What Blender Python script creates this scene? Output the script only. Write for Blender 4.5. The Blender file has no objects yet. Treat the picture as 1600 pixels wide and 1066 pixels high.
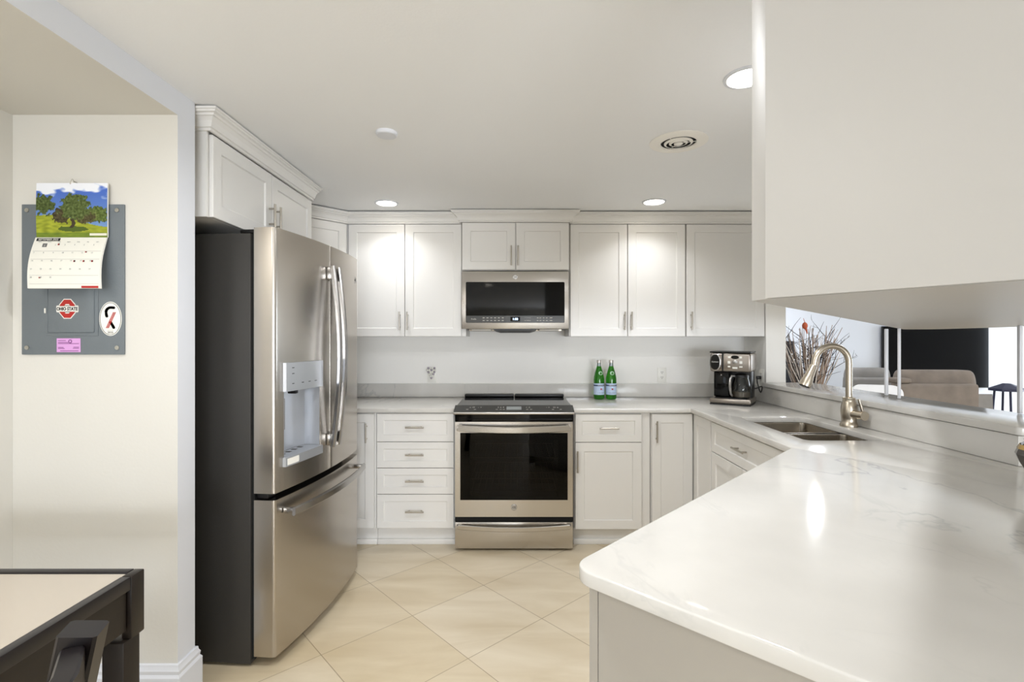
import bpy, bmesh, math, random
from math import pi, sin, cos, radians, sqrt
from mathutils import Vector, Matrix, noise
random.seed(7)
S = bpy.context.scene
COL = S.collection

# ------------------------------------------------------------------ camera, world, light, exposure
CAM_H = 1.36; XLW = -1.82
cam_d = bpy.data.cameras.new('camera'); cam = bpy.data.objects.new('camera', cam_d); COL.objects.link(cam)
cam.location = (0, 0, CAM_H); cam.rotation_euler = (pi/2, 0, 0)
cam_d.sensor_width = 36; cam_d.sensor_fit = 'HORIZONTAL'
cam_d.lens = 780/1600*36
cam_d.shift_x = -6/1600; cam_d.shift_y = -2/1600
cam_d.clip_start = 0.02
S.camera = cam
S.view_settings.view_transform = 'Standard'; S.view_settings.look = 'None'
S.view_settings.gamma = 1; S.view_settings.use_curve_mapping = False
S.view_settings.exposure = 1.05

W = bpy.data.worlds.new('world'); S.world = W; W.use_nodes = True
bg = W.node_tree.nodes['Background']
bg.inputs[0].default_value = (0.80, 0.90, 1.0, 1); bg.inputs[1].default_value = 0.9

def area(name, loc, rot, sx, sy, power, color):
    d = bpy.data.lights.new(name, 'AREA'); d.shape = 'RECTANGLE'; d.size = sx; d.size_y = sy
    d.energy = power; d.color = color
    o = bpy.data.objects.new(name, d); COL.objects.link(o); o.location = loc; o.rotation_euler = rot
    return o
# daylight at the living room's glass wall; the first two lamps are added fill
area('added_rear_fill', (2.1, -7.3, 0.90), (pi/2+0.42, 0, 0.12), 3.4, 1.4, 185, (0.87, 0.92, 1.0))  # unseen lamp added behind the camera to fill the kitchen
area('added_dining_fill', (XLW, -1.7, 1.34), (pi/2+0.25, 0, -pi/2), 1.8, 1.4, 2.5, (0.97, 0.98, 1.0))  # unseen lamp added on the dining side for more fill
area('terrace_daylight', (9.0, 5.75, 1.2), (pi/2, 0, pi/2), 2.4, 2.0, 48, (0.84, 0.92, 1.0))
DOWN_W = 8.0

# ------------------------------------------------------------------ helpers
def lin(c):
    return tuple(((v/255)/12.92 if v/255 <= 0.04045 else ((v/255+0.055)/1.055)**2.4) for v in c)

def tag(o, label=None, cat=None, group=None, kind=None):
    if label: o['label'] = label
    if cat: o['category'] = cat
    if group: o['group'] = group
    if kind: o['kind'] = kind
    return o

ROOTM = {}
def thing(name, label, cat, loc=(0, 0, 0), rz=0, group=None):
    o = bpy.data.objects.new(name, None); COL.objects.link(o)
    o.empty_display_size = 0.05
    o.location = loc; o.rotation_euler = (0, 0, rz)
    ROOTM[o] = Matrix.Translation(loc) @ Matrix.Rotation(rz, 4, 'Z')
    return tag(o, label, cat, group)

class MB:
    def __init__(s): s.bm = bmesh.new(); s.mi = 0
    def _mark(s, faces):
        for f in faces: f.material_index = s.mi
    def face(s, pts):
        f = s.bm.faces.new([s.bm.verts.new(p) for p in pts]); f.material_index = s.mi; return f
    def box(s, x0, x1, y0, y1, z0, z1, bev=0, seg=2, m=None):
        vs = [s.bm.verts.new(p) for p in ((x0,y0,z0),(x1,y0,z0),(x1,y1,z0),(x0,y1,z0),(x0,y0,z1),(x1,y0,z1),(x1,y1,z1),(x0,y1,z1))]
        fs = [s.bm.faces.new([vs[i] for i in q]) for q in ((3,2,1,0),(4,5,6,7),(0,1,5,4),(1,2,6,5),(2,3,7,6),(3,0,4,7))]
        s._mark(fs)
        if m is not None: bmesh.ops.transform(s.bm, matrix=m, verts=vs)
        if bev:
            r = bmesh.ops.bevel(s.bm, geom=list({e for f in fs for e in f.edges}), offset=bev, segments=seg, affect='EDGES', profile=0.5)
            s._mark(r['faces'])
        return fs
    def shaker(s, x0, x1, z0, z1, y=0, t=0.019, stile=0.056, dep=0.007):
        fs = s.box(x0, x1, y, y+t, z0, z1)
        ff = fs[2]
        r = bmesh.ops.bevel(s.bm, geom=list(ff.edges), offset=0.0016, segments=1, affect='EDGES')
        s._mark(r['faces'])
        ff = min((f for f in s.bm.faces if f.is_valid and abs(f.normal.y) > 0.9 or True), key=lambda f: (round(f.calc_center_median().y, 5), -f.calc_area())) if False else None
        best = None
        for f in s.bm.faces:
            c = f.calc_center_median()
            if abs(c.y-y) < 1e-5 and x0 < c.x < x1 and z0 < c.z < z1:
                a = f.calc_area()
                if best is None or a > best[0]: best = (a, f)
        f = best[1]
        r1 = bmesh.ops.inset_individual(s.bm, faces=[f], thickness=stile, depth=0, use_even_offset=True)
        r2 = bmesh.ops.inset_individual(s.bm, faces=[f], thickness=0.004, depth=-dep, use_even_offset=True)
        s._mark(r1['faces']); s._mark(r2['faces'])
    def loft(s, loops, cap0=True, cap1=True, close=True):
        rows = [[s.bm.verts.new(p) for p in L] for L in loops]
        n = len(rows[0]); fs = []
        for a, b in zip(rows, rows[1:]):
            for i in range(n if close else n-1):
                j = (i+1) % n
                fs.append(s.bm.faces.new((a[i], a[j], b[j], b[i])))
        if cap0: fs.append(s.bm.faces.new(list(reversed(rows[0]))))
        if cap1: fs.append(s.bm.faces.new(rows[-1]))
        s._mark(fs); return fs
    def prism(s, poly, z0, z1):
        return s.loft([[(x, y, z0) for x, y in poly], [(x, y, z1) for x, y in poly]])
    def lathe(s, prof, c=(0, 0, 0), n=32, axis='Z', cap0=True, cap1=True, m=None):
        loops = []
        for r, h in prof:
            L = []
            for i in range(n):
                a = 2*pi*i/n; u, v = r*cos(a), r*sin(a)
                p = {'Z': (u, v, h), 'Y': (u, -h, v) , 'X': (h, u, v)}[axis]
                p = Vector(p)
                if m is not None: p = m @ p
                L.append(p+Vector(c))
            loops.append(L)
        return s.loft(loops, cap0, cap1)
    def cyl(s, a, b, r, n=16, r2=None):
        a, b = Vector(a), Vector(b); d = (b-a)
        q = Vector((0, 0, 1)).rotation_difference(d.normalized()).to_matrix().to_4x4()
        return s.lathe([(r, 0), (r if r2 is None else r2, d.length)], c=a, n=n, m=q)
    def tube(s, pts, r, n=10, ref=None, sx=1, sy=1):
        pts = [Vector(p) for p in pts]; k = len(pts)
        rad = r if isinstance(r, (list, tuple)) else [r]*k
        loops = []; u = None
        for i, p in enumerate(pts):
            t = (pts[min(i+1, k-1)]-pts[max(i-1, 0)]).normalized()
            if ref is not None: u = Vector(ref)
            elif u is None: u = Vector((0, 0, 1)) if abs(t.z) < 0.9 else Vector((1, 0, 0))
            u = (u-t*u.dot(t)).normalized(); v = t.cross(u)
            loops.append([p+(u*cos(2*pi*j/n)*sx+v*sin(2*pi*j/n)*sy)*rad[i] for j in range(n)])
        return s.loft(loops)
    def sweep_rect(s, pts, ref, w, h, b=0.003):
        """rounded rectangle (w along ref, h across) swept along pts"""
        pts = [Vector(p) for p in pts]; k = len(pts); loops = []
        prof = [(-w/2+b, -h/2), (w/2-b, -h/2), (w/2, -h/2+b), (w/2, h/2-b), (w/2-b, h/2), (-w/2+b, h/2), (-w/2, h/2-b), (-w/2, -h/2+b)]
        for i, p in enumerate(pts):
            t = (pts[min(i+1, k-1)]-pts[max(i-1, 0)]).normalized()
            u = Vector(ref); u = (u-t*u.dot(t)).normalized(); v = t.cross(u)
            loops.append([p+u*a+v*c for a, c in prof])
        return s.loft(loops)
    def sphere(s, c, r, nu=16, nv=10, sc=(1, 1, 1)):
        prof = [(max(1e-4, r*sin(pi*i/nv)), -r*cos(pi*i/nv)) for i in range(nv+1)]
        return s.lathe(prof, c=c, n=nu, m=Matrix.Diagonal((*sc, 1)))
    def crown(s, path, prof):
        P = [Vector(p) for p in path]; rows = []
        for i, p in enumerate(P):
            ns = []
            if i > 0: d = (P[i]-P[i-1]).normalized(); ns.append(Vector((d.y, -d.x)))
            if i < len(P)-1: d = (P[i+1]-P[i]).normalized(); ns.append(Vector((d.y, -d.x)))
            m = ns[0] if len(ns) == 1 else (ns[0]+ns[1])/(1+ns[0].dot(ns[1]))
            rows.append([(p.x+m.x*o, p.y+m.y*o, z) for o, z in prof])
        return s.loft(rows)
    def mesh(s, me, m):
        n0 = len(s.bm.verts); f0 = len(s.bm.faces)
        s.bm.from_mesh(me)
        s.bm.verts.ensure_lookup_table(); s.bm.faces.ensure_lookup_table()
        bmesh.ops.transform(s.bm, matrix=m, verts=s.bm.verts[n0:])
        s._mark(s.bm.faces[f0:])
    def text(s, body, size, loc, rot=(pi/2, 0, 0), ext=0.0003, align='CENTER', sx=1.0, warp=None, bold=0.0):
        cu = bpy.data.curves.new('lettering', 'FONT'); cu.body = body; cu.size = size
        cu.align_x = align; cu.align_y = 'CENTER'; cu.extrude = ext; cu.resolution_u = 3; cu.offset = bold
        ob = bpy.data.objects.new('lettering', cu); COL.objects.link(ob)
        dg = bpy.context.evaluated_depsgraph_get()
        me = bpy.data.meshes.new_from_object(ob.evaluated_get(dg))
        bpy.data.objects.remove(ob); bpy.data.curves.remove(cu)
        if warp:
            for v in me.vertices: v.co = warp(v.co)
            s.mesh(me, Matrix.Identity(4))
        else:
            from mathutils import Euler
            s.mesh(me, Matrix.Translation(loc) @ Euler(rot).to_matrix().to_4x4() @ Matrix.Diagonal((sx, 1, 1, 1)))
        bpy.data.meshes.remove(me)
    def build(s, name, mats, parent=None, label=None, world=False, smooth=True, ang=35, recalc=True):
        if recalc: bmesh.ops.recalc_face_normals(s.bm, faces=s.bm.faces)
        me = bpy.data.meshes.new(name); s.bm.to_mesh(me); s.bm.free()
        for m in (mats if isinstance(mats, (list, tuple)) else [mats]): me.materials.append(m)
        if smooth:
            me.polygons.foreach_set('use_smooth', [True]*len(me.polygons))
            me.set_sharp_from_angle(angle=radians(ang))
        o = bpy.data.objects.new(name, me); COL.objects.link(o)
        if parent is not None:
            o.parent = parent
            if world: o.matrix_parent_inverse = ROOTM[parent].inverted()
        if label: o['label'] = label
        return o

def struct(name, mb, mats, smooth=False, **k):
    return tag(mb.build(name, mats, smooth=smooth), kind='structure')

def arc2(cx, cy, r, a0, a1, n):
    return [(cx+r*cos(a0+(a1-a0)*i/n), cy+r*sin(a0+(a1-a0)*i/n)) for i in range(n+1)]

def rrect(x0, x1, y0, y1, r, n=5):
    return (arc2(x1-r, y1-r, r, 0, pi/2, n)+arc2(x0+r, y1-r, r, pi/2, pi, n)+arc2(x0+r, y0+r, r, pi, 1.5*pi, n)+arc2(x1-r, y0+r, r, 1.5*pi, 2*pi, n))

def round_poly(P, radii, n=8):
    out = []
    for i, p in enumerate(P):
        r = radii.get(i, 0)
        if not r: out.append(p); continue
        p = Vector(p); a = Vector(P[i-1]); b = Vector(P[(i+1) % len(P)])
        da = (a-p).normalized(); db = (b-p).normalized()
        half = da.angle(db)/2; d = r/math.tan(half); c = p+(da+db).normalized()*(r/sin(half))
        s0 = p+da*d; s1 = p+db*d
        a0 = math.atan2(*(s0-c).yx); a1 = math.atan2(*(s1-c).yx)
        dl = (a1-a0+pi) % (2*pi)-pi
        out += [(c.x+r*cos(a0+dl*k/n), c.y+r*sin(a0+dl*k/n)) for k in range(n+1)]
    return out

# ------------------------------------------------------------------ materials
def mat(name, rgb, rough=0.5, metal=0.0, spec=0.5, emit=None, es=0, trans=0, ior=1.45, bump=0, bscale=60, coat=0, var=0, vscale=5):
    m = bpy.data.materials.new(name); m.use_nodes = True; nt = m.node_tree; b = nt.nodes['Principled BSDF']
    c = lin(rgb); b.inputs['Base Color'].default_value = (*c, 1)
    b.inputs['Roughness'].default_value = rough; b.inputs['Metallic'].default_value = metal
    b.inputs['Specular IOR Level'].default_value = spec; b.inputs['IOR'].default_value = ior
    b.inputs['Transmission Weight'].default_value = trans; b.inputs['Coat Weight'].default_value = coat
    if emit: b.inputs['Emission Color'].default_value = (*lin(emit), 1); b.inputs['Emission Strength'].default_value = es
    if bump or var:
        tc = nt.nodes.new('ShaderNodeTexCoord'); nz = nt.nodes.new('ShaderNodeTexNoise')
        nt.links.new(tc.outputs['Object'], nz.inputs['Vector']); nz.inputs['Scale'].default_value = bscale if bump else vscale
        nz.inputs['Detail'].default_value = 3
        if bump:
            bp = nt.nodes.new('ShaderNodeBump'); bp.inputs['Strength'].default_value = bump; bp.inputs['Distance'].default_value = 0.002
            nt.links.new(nz.outputs['Fac'], bp.inputs['Height']); nt.links.new(bp.outputs['Normal'], b.inputs['Normal'])
        if var:
            n2 = nt.nodes.new('ShaderNodeTexNoise'); n2.inputs['Scale'].default_value = vscale; n2.inputs['Detail'].default_value = 4
            nt.links.new(tc.outputs['Object'], n2.inputs['Vector'])
            rp = nt.nodes.new('ShaderNodeValToRGB')
            rp.color_ramp.elements[0].position = 0.3; rp.color_ramp.elements[1].position = 0.7
            rp.color_ramp.elements[0].color = (*[v*(1-var) for v in c], 1); rp.color_ramp.elements[1].color = (*[min(1, v*(1+var)) for v in c], 1)
            nt.links.new(n2.outputs['Fac'], rp.inputs['Fac']); nt.links.new(rp.outputs['Color'], b.inputs['Base Color'])
    return m

def brushed(name, rgb, rough, scale):
    """metal brushed along one direction: fine streaks in roughness and tone"""
    m = mat(name, rgb, rough, 1.0); nt = m.node_tree; b = nt.nodes['Principled BSDF']
    b.inputs['Anisotropic'].default_value = 0.4
    return m

def quartz(name):
    m = mat(name, (238, 236, 231), 0.115); nt = m.node_tree; b = nt.nodes['Principled BSDF']; L = nt.links.new
    tc = nt.nodes.new('ShaderNodeTexCoord')
    def vein(scale, dist, width, seed, rot=0):
        mp = nt.nodes.new('ShaderNodeMapping'); mp.inputs['Location'].default_value = (seed, seed*0.7, 0); mp.inputs['Rotation'].default_value = (0.4, 0.3, rot)
        mp.inputs['Scale'].default_value = (1, 0.55, 1)
        nz = nt.nodes.new('ShaderNodeTexNoise'); nz.inputs['Scale'].default_value = scale; nz.inputs['Detail'].default_value = 6
        nz.inputs['Roughness'].default_value = 0.55; nz.inputs['Distortion'].default_value = dist
        L(tc.outputs['Object'], mp.inputs['Vector']); L(mp.outputs['Vector'], nz.inputs['Vector'])
        s = nt.nodes.new('ShaderNodeMath'); s.operation = 'SUBTRACT'; s.inputs[1].default_value = 0.5; L(nz.outputs['Fac'], s.inputs[0])
        a = nt.nodes.new('ShaderNodeMath'); a.operation = 'ABSOLUTE'; L(s.outputs[0], a.inputs[0])
        r = nt.nodes.new('ShaderNodeMapRange'); r.inputs[1].default_value = 0; r.inputs[2].default_value = width; r.inputs[3].default_value = 1; r.inputs[4].default_value = 0
        L(a.outputs[0], r.inputs[0])
        k = nt.nodes.new('ShaderNodeTexNoise'); k.inputs['Scale'].default_value = scale*1.3; k.inputs['Detail'].default_value = 2
        L(mp.outputs['Vector'], k.inputs['Vector'])
        kr = nt.nodes.new('ShaderNodeMapRange'); kr.inputs[1].default_value = 0.5; kr.inputs[2].default_value = 0.72
        L(k.outputs['Fac'], kr.inputs[0])
        x = nt.nodes.new('ShaderNodeMath'); x.operation = 'MULTIPLY'; L(r.outputs[0], x.inputs[0]); L(kr.outputs[0], x.inputs[1])
        return x
    v1 = vein(1.5, 0.9, 0.010, 3.1, 0.5); v2 = vein(3.2, 0.6, 0.012, 8.7, 1.1)
    cl = nt.nodes.new('ShaderNodeTexNoise'); cl.inputs['Scale'].default_value = 2.5; cl.inputs['Detail'].default_value = 5
    L(tc.outputs['Object'], cl.inputs['Vector'])
    rp = nt.nodes.new('ShaderNodeValToRGB'); rp.color_ramp.elements[0].position = 0.35; rp.color_ramp.elements[1].position = 0.65
    rp.color_ramp.elements[0].color = (*lin((205, 202, 196)), 1); rp.color_ramp.elements[1].color = (*lin((216, 213, 207)), 1)
    L(cl.outputs['Fac'], rp.inputs['Fac'])
    mx = nt.nodes.new('ShaderNodeMath'); mx.operation = 'MAXIMUM'; L(v1.outputs[0], mx.inputs[0])
    h = nt.nodes.new('ShaderNodeMath'); h.operation = 'MULTIPLY'; h.inputs[1].default_value = 0.5; L(v2.outputs[0], h.inputs[0]); L(h.outputs[0], mx.inputs[1])
    h2 = nt.nodes.new('ShaderNodeMath'); h2.operation = 'MULTIPLY'; h2.inputs[1].default_value = 0.52; L(mx.outputs[0], h2.inputs[0])
    mix = nt.nodes.new('ShaderNodeMix'); mix.data_type = 'RGBA'
    L(h2.outputs[0], mix.inputs['Factor']); L(rp.outputs['Color'], mix.inputs[6]); mix.inputs[7].default_value = (*lin((158, 160, 160)), 1)
    L(mix.outputs[2], b.inputs['Base Color'])
    return m

def tile_floor(name):
    m = mat(name, (222, 208, 180), 0.3); nt = m.node_tree; b = nt.nodes['Principled BSDF']; L = nt.links.new
    tc = nt.nodes.new('ShaderNodeTexCoord'); mp = nt.nodes.new('ShaderNodeMapping'); mp.vector_type = 'TEXTURE'
    mp.inputs['Location'].default_value = (-0.179, 2.764, 0); mp.inputs['Rotation'].default_value = (0, 0, radians(-47.2))
    L(tc.outputs['Object'], mp.inputs['Vector'])
    br = nt.nodes.new('ShaderNodeTexBrick'); br.offset = 0; br.squash = 1
    br.inputs['Scale'].default_value = 1; br.inputs['Brick Width'].default_value = 0.450; br.inputs['Row Height'].default_value = 0.450
    br.inputs['Mortar Size'].default_value = 0.0022; br.inputs['Mortar Smooth'].default_value = 0.3
    br.inputs['Color1'].default_value = (*lin((228, 216, 194)), 1); br.inputs['Color2'].default_value = (*lin((218, 203, 174)), 1)
    br.inputs['Mortar'].default_value = (*lin((176, 160, 134)), 1); br.inputs['Bias'].default_value = 0
    L(mp.outputs['Vector'], br.inputs['Vector'])
    m2 = nt.nodes.new('ShaderNodeMapping'); m2.inputs['Rotation'].default_value = (0, 0, 0.5); m2.inputs['Scale'].default_value = (1.1, 4.2, 1)
    L(tc.outputs['Object'], m2.inputs['Vector'])
    nz = nt.nodes.new('ShaderNodeTexNoise'); nz.inputs['Scale'].default_value = 1.6; nz.inputs['Detail'].default_value = 6; nz.inputs['Distortion'].default_value = 0.8
    L(m2.outputs['Vector'], nz.inputs['Vector'])
    rp = nt.nodes.new('ShaderNodeValToRGB'); rp.color_ramp.elements[0].position = 0.3; rp.color_ramp.elements[1].position = 0.7
    rp.color_ramp.elements[0].color = (0.78, 0.73, 0.64, 1); rp.color_ramp.elements[1].color = (1, 1, 1, 1)
    L(nz.outputs['Fac'], rp.inputs['Fac'])
    mix = nt.nodes.new('ShaderNodeMix'); mix.data_type = 'RGBA'; mix.blend_type = 'MULTIPLY'; mix.inputs['Factor'].default_value = 0.75
    L(br.outputs['Color'], mix.inputs[6]); L(rp.outputs['Color'], mix.inputs[7]); L(mix.outputs[2], b.inputs['Base Color'])
    bp = nt.nodes.new('ShaderNodeBump'); bp.invert = True; bp.inputs['Strength'].default_value = 0.25; bp.inputs['Distance'].default_value = 0.002
    L(br.outputs['Fac'], bp.inputs['Height']); L(bp.outputs['Normal'], b.inputs['Normal'])
    return m

def tinted_glass(name, tint, ior=1.5):
    m = bpy.data.materials.new(name); m.use_nodes = True; nt = m.node_tree; nt.nodes.clear(); L = nt.links.new
    out = nt.nodes.new('ShaderNodeOutputMaterial'); tr = nt.nodes.new('ShaderNodeBsdfTransparent'); gl = nt.nodes.new('ShaderNodeBsdfGlossy')
    fr = nt.nodes.new('ShaderNodeFresnel'); fr.inputs['IOR'].default_value = ior; mx = nt.nodes.new('ShaderNodeMixShader')
    tr.inputs['Color'].default_value = (*tint, 1); gl.inputs['Roughness'].default_value = 0.02
    L(fr.outputs[0], mx.inputs[0]); L(tr.outputs[0], mx.inputs[1]); L(gl.outputs[0], mx.inputs[2]); L(mx.outputs[0], out.inputs[0])
    return m

def vcol(name, rough=0.5):
    m = mat(name, (255, 255, 255), rough); nt = m.node_tree
    a = nt.nodes.new('ShaderNodeAttribute'); a.attribute_name = 'Col'
    nt.links.new(a.outputs['Color'], nt.nodes['Principled BSDF'].inputs['Base Color']); return m

def wood(name, rgb, rough=0.35):
    m = mat(name, rgb, rough); nt = m.node_tree; b = nt.nodes['Principled BSDF']; L = nt.links.new; c = lin(rgb)
    tc = nt.nodes.new('ShaderNodeTexCoord'); mp = nt.nodes.new('ShaderNodeMapping'); mp.inputs['Scale'].default_value = (40, 3, 40)
    nz = nt.nodes.new('ShaderNodeTexNoise'); nz.inputs['Scale'].default_value = 1; nz.inputs['Detail'].default_value = 5
    L(tc.outputs['Object'], mp.inputs['Vector']); L(mp.outputs['Vector'], nz.inputs['Vector'])
    rp = nt.nodes.new('ShaderNodeValToRGB'); rp.color_ramp.elements[0].color = (*[v*0.6 for v in c], 1); rp.color_ramp.elements[1].color = (*[v*1.5 for v in c], 1)
    L(nz.outputs['Fac'], rp.inputs['Fac']); L(rp.outputs['Color'], b.inputs['Base Color']); return m

M = dict(
    cab=mat('cabinet_white', (234, 232, 228), 0.34),
    panel=mat('panel_white_shaded', (185, 182, 177), 0.36),  # cabinet white with shade put into the colour, for the hanging cabinet
    endshade=mat('end_panel_shaded', (168, 162, 152), 0.4),  # same white paint, deeper shade put into the colour for the peninsula end
    wall=mat('wall_white', (246, 244, 239), 0.7, bump=0.15, bscale=90),
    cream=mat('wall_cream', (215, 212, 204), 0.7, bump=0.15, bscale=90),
    ceil=mat('ceiling_paint', (247, 248, 249), 0.85, bump=0.2, bscale=110),
    trim=mat('trim_white', (222, 224, 229), 0.4),
    live=mat('living_white', (218, 222, 230), 0.8),
    floor=tile_floor('travertine_tile'),
    quartz=quartz('white_quartz'),
    steel=brushed('brushed_steel', (196, 191, 184), 0.27, (3, 3, 260)),
    steelv=brushed('brushed_steel_upright', (184, 178, 170), 0.25, (260, 260, 3)),
    sinkst=mat('sink_steel', (160, 152, 140), 0.25, 1.0),
    steeld=mat('coffee_steel', (150, 142, 134), 0.3, 1.0),
    chrome=mat('satin_steel_handle', (172, 170, 168), 0.22, 1.0),
    nickel=mat('satin_nickel', (184, 178, 168), 0.28, 1.0),
    fauc=brushed('brushed_nickel', (196, 186, 170), 0.3, (120, 120, 6)),
    dark=mat('fridge_side_grey', (50, 48, 45), 0.5, bump=0.3, bscale=400),
    black=mat('black_plastic', (14, 13, 13), 0.35),
    blackm=mat('black_matt', (8, 8, 8), 0.8),
    bglass=mat('black_glass', (6, 6, 6), 0.05, spec=0.28),
    greyglass=mat('grey_control_glass', (66, 66, 64), 0.25),
    oven=tinted_glass('oven_window_glass', (0.30, 0.27, 0.23), 1.28),
    cavity=mat('oven_cavity', (60, 44, 28), 0.5),
    rack=mat('oven_rack', (150, 140, 125), 0.3, 1.0),
    lcd=mat('display_lcd', (150, 155, 155), 0.3),
    glow=mat('lit_digits', (200, 225, 255), 0.4, emit=(200, 225, 255), es=2.5),
    ink=mat('pale_print', (190, 186, 178), 0.5),
    grey=mat('panel_grey', (110, 117, 121), 0.5, bump=0.3, bscale=300),
    screw=mat('screw_metal', (200, 198, 190), 0.3, 1.0),
    white=mat('white_paper', (238, 236, 228), 0.6),
    inkblack=mat('black_ink', (22, 22, 26), 0.6),
    red=mat('red_ink', (178, 40, 34), 0.55),
    pink=mat('pink_label', (214, 160, 214), 0.55),
    purple=mat('purple_print', (128, 70, 130), 0.55),
    blue=mat('navy_print', (40, 52, 92), 0.5),
    lamp=mat('lamp_lens', (255, 250, 240), 0.5, emit=(255, 247, 232), es=9),
    lamp2=mat('frosted_shade', (255, 250, 240), 0.5, emit=(255, 244, 225), es=2),
    plate=mat('outlet_plate', (240, 238, 230), 0.35),
    slot=mat('outlet_slot', (70, 66, 60), 0.5),
    vent=mat('vent_cream', (250, 247, 240), 0.45),
    green=mat('green_bottle_glass', (58, 150, 40), 0.06, trans=0.75, ior=1.4),
    capm=mat('bottle_cap', (206, 200, 194), 0.35, 0.6),
    foil=mat('neck_foil', (150, 158, 158), 0.35, 0.6),
    lblue=mat('pale_blue_label', (190, 208, 232), 0.5),
    lgreen=mat('pale_green_label', (196, 226, 198), 0.5),
    espresso=wood('espresso_wood', (20, 15, 17), 0.33),
    espresso2=wood('espresso_wood_brown', (27, 20, 14), 0.4),
    tglass=mat('table_glass_reflection', (182, 172, 158), 0.05, spec=0.6),  # pale tone is the cream wall's reflection put into the glass colour
    seat=mat('seat_leather', (38, 32, 30), 0.45),
    sofa=mat('sofa_suede', (122, 112, 103), 0.9, bump=0.4, bscale=60, var=0.16, vscale=7),
    sofag=mat('sofa_suede_grey', (134, 131, 128), 0.9, var=0.1, vscale=7),
    tv=mat('screen_black', (9, 9, 10), 0.1, spec=0.2),
    navy=mat('navy_seat', (34, 36, 62), 0.5),
    twig=mat('twig_bark', (146, 126, 110), 0.8),
    twigd=mat('dark_twig', (48, 44, 46), 0.8),
    twigp=mat('pale_twig', (204, 194, 184), 0.8),
    bulb=mat('string_bulb', (245, 245, 250), 0.3),
    bird=mat('red_bird', (176, 84, 52), 0.7),
    vase=mat('brown_ceramic', (46, 34, 24), 0.12, coat=0.5, var=0.5, vscale=14),
    vasegold=mat('gold_rim', (190, 160, 96), 0.25, 1.0),
    clear=tinted_glass('carafe_glass', (0.82, 0.84, 0.84)),
    stool=mat('white_stool', (240, 240, 242), 0.4),
    dkbox=mat('dark_speaker', (34, 38, 48), 0.5),
    picture=vcol('printed_picture', 0.35),
    dispenser=mat('dispenser_silver', (186, 189, 194), 0.3, 0.55),
    dispdark=mat('dispenser_paddle', (120, 114, 104), 0.4, 0.4),
)

# ------------------------------------------------------------------ room shell
CEIL = 2.27; YB = 3.90; XL = -1.835; XR = 1.785
NX = -1.233; NY = 1.82; NY2 = 1.918; DZ = 2.18
b = MB(); b.box(-1.95, 9.2, -7.4, 7.22, -0.1, 0); struct('floor', b, M['floor'])
b = MB(); b.box(NX, 9.2, -7.4, 7.22, CEIL, CEIL+0.1); b.box(-1.95, NX, NY2, 4.02, CEIL, CEIL+0.1)
struct('ceiling', b, M['ceil'])
b = MB(); b.box(-1.95, NX, -7.4, NY, DZ, CEIL+0.1)
for f in b.bm.faces:
    if f.normal.x > 0.9: f.material_index = 1
b.bm.normal_update()
for f in b.bm.faces: f.material_index = 1 if f.normal.x > 0.9 else 0
struct('ceiling_dining', b, [M['cream'], M['trim']])
b = MB(); b.box(XL+0.0005, NX, NY, NY2, 0, CEIL); b.bm.normal_update()
for f in b.bm.faces: f.material_index = 1 if f.normal.x > 0.9 else 0
struct('wall_dining', b, [M['cream'], M['trim']])
b = MB(); b.box(-1.95, XL, -0.75, 4.02, 0, CEIL); b.box(-1.95, XL, -7.4, -2.65, 0, CEIL); b.box(-1.95, XL, -2.65, -0.75, 0, 0.6); b.box(-1.95, XL, -2.65, -0.75, 2.08, CEIL); struct('wall_left', b, M['cream'])
b = MB(); b.box(XL, 1.925, YB, 4.02, 0, CEIL); struct('wall_back', b, M['wall'])
b = MB(); b.box(XR, 1.925, 3.56, YB, 0, CEIL); struct('wall_right', b, M['wall'])
b = MB(); b.box(XR, 1.90, 1.75, 3.56, 0, 1.024); struct('wall_bar', b, M['wall'])
b = MB(); b.box(1.83, 1.925, 4.02, 7.22, 0, CEIL); struct('wall_living_side', b, M['live'])
b = MB(); b.box(1.925, 9.2, 7.1, 7.22, 0, CEIL); struct('wall_living', b, M['live'])
b = MB(); b.box(9.1, 9.2, -7.4, 4.45, 0, CEIL); b.box(9.1, 9.2, 4.45, 7.1, 2.22, CEIL); struct('wall_terrace', b, M['live'])
# wall behind the camera, with an opening added behind the fill lamp
b = MB(); b.box(-1.95, 0.3, -7.5, -7.4, 0, CEIL); b.box(3.9, 9.2, -7.5, -7.4, 0, CEIL); b.box(0.3, 3.9, -7.5, -7.4, 1.66, CEIL)
struct('wall_front', b, M['cream'])

def baseboard(name, path, h=0.18):
    b = MB(); b.crown(path, [(0, 0), (0.018, 0), (0.018, h-0.045), (0.012, h-0.035), (0.014, h-0.022), (0.009, h-0.012), (0.008, h-0.002), (0.006, h), (0, h)])
    return tag(b.build(name, M['trim'], ang=25), kind='structure')
baseboard('baseboard_dining', [(XL, NY), (NX, NY), (NX, NY2), (NX-0.05, NY2)])
baseboard('baseboard_left', [(XL, -7.4), (XL, NY-0.02)])

# crown moulding running over the wall cabinets
CP = [(0, 2.188), (0.010, 2.188), (0.010, 2.198), (0.017, 2.200), (0.019, 2.208), (0.024, 2.222), (0.034, 2.234), (0.040, 2.236), (0.043, 2.243), (0.052, 2.246), (0.053, 2.252), (0.058, 2.254), (0.058, 2.262), (0, 2.262)]
YU = 3.57                                                           # wall cabinet door faces
b = MB(); b.crown([(-1.50, 3.274), (-1.204, YU), (-0.39, YU)], CP); tag(b.build('trim_1', M['cab'], ang=20), kind='structure')
b = MB(); b.crown([(0.383, YU), (XR-0.002, YU)], CP); tag(b.build('trim_2', M['cab'], ang=20), kind='structure')

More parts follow.
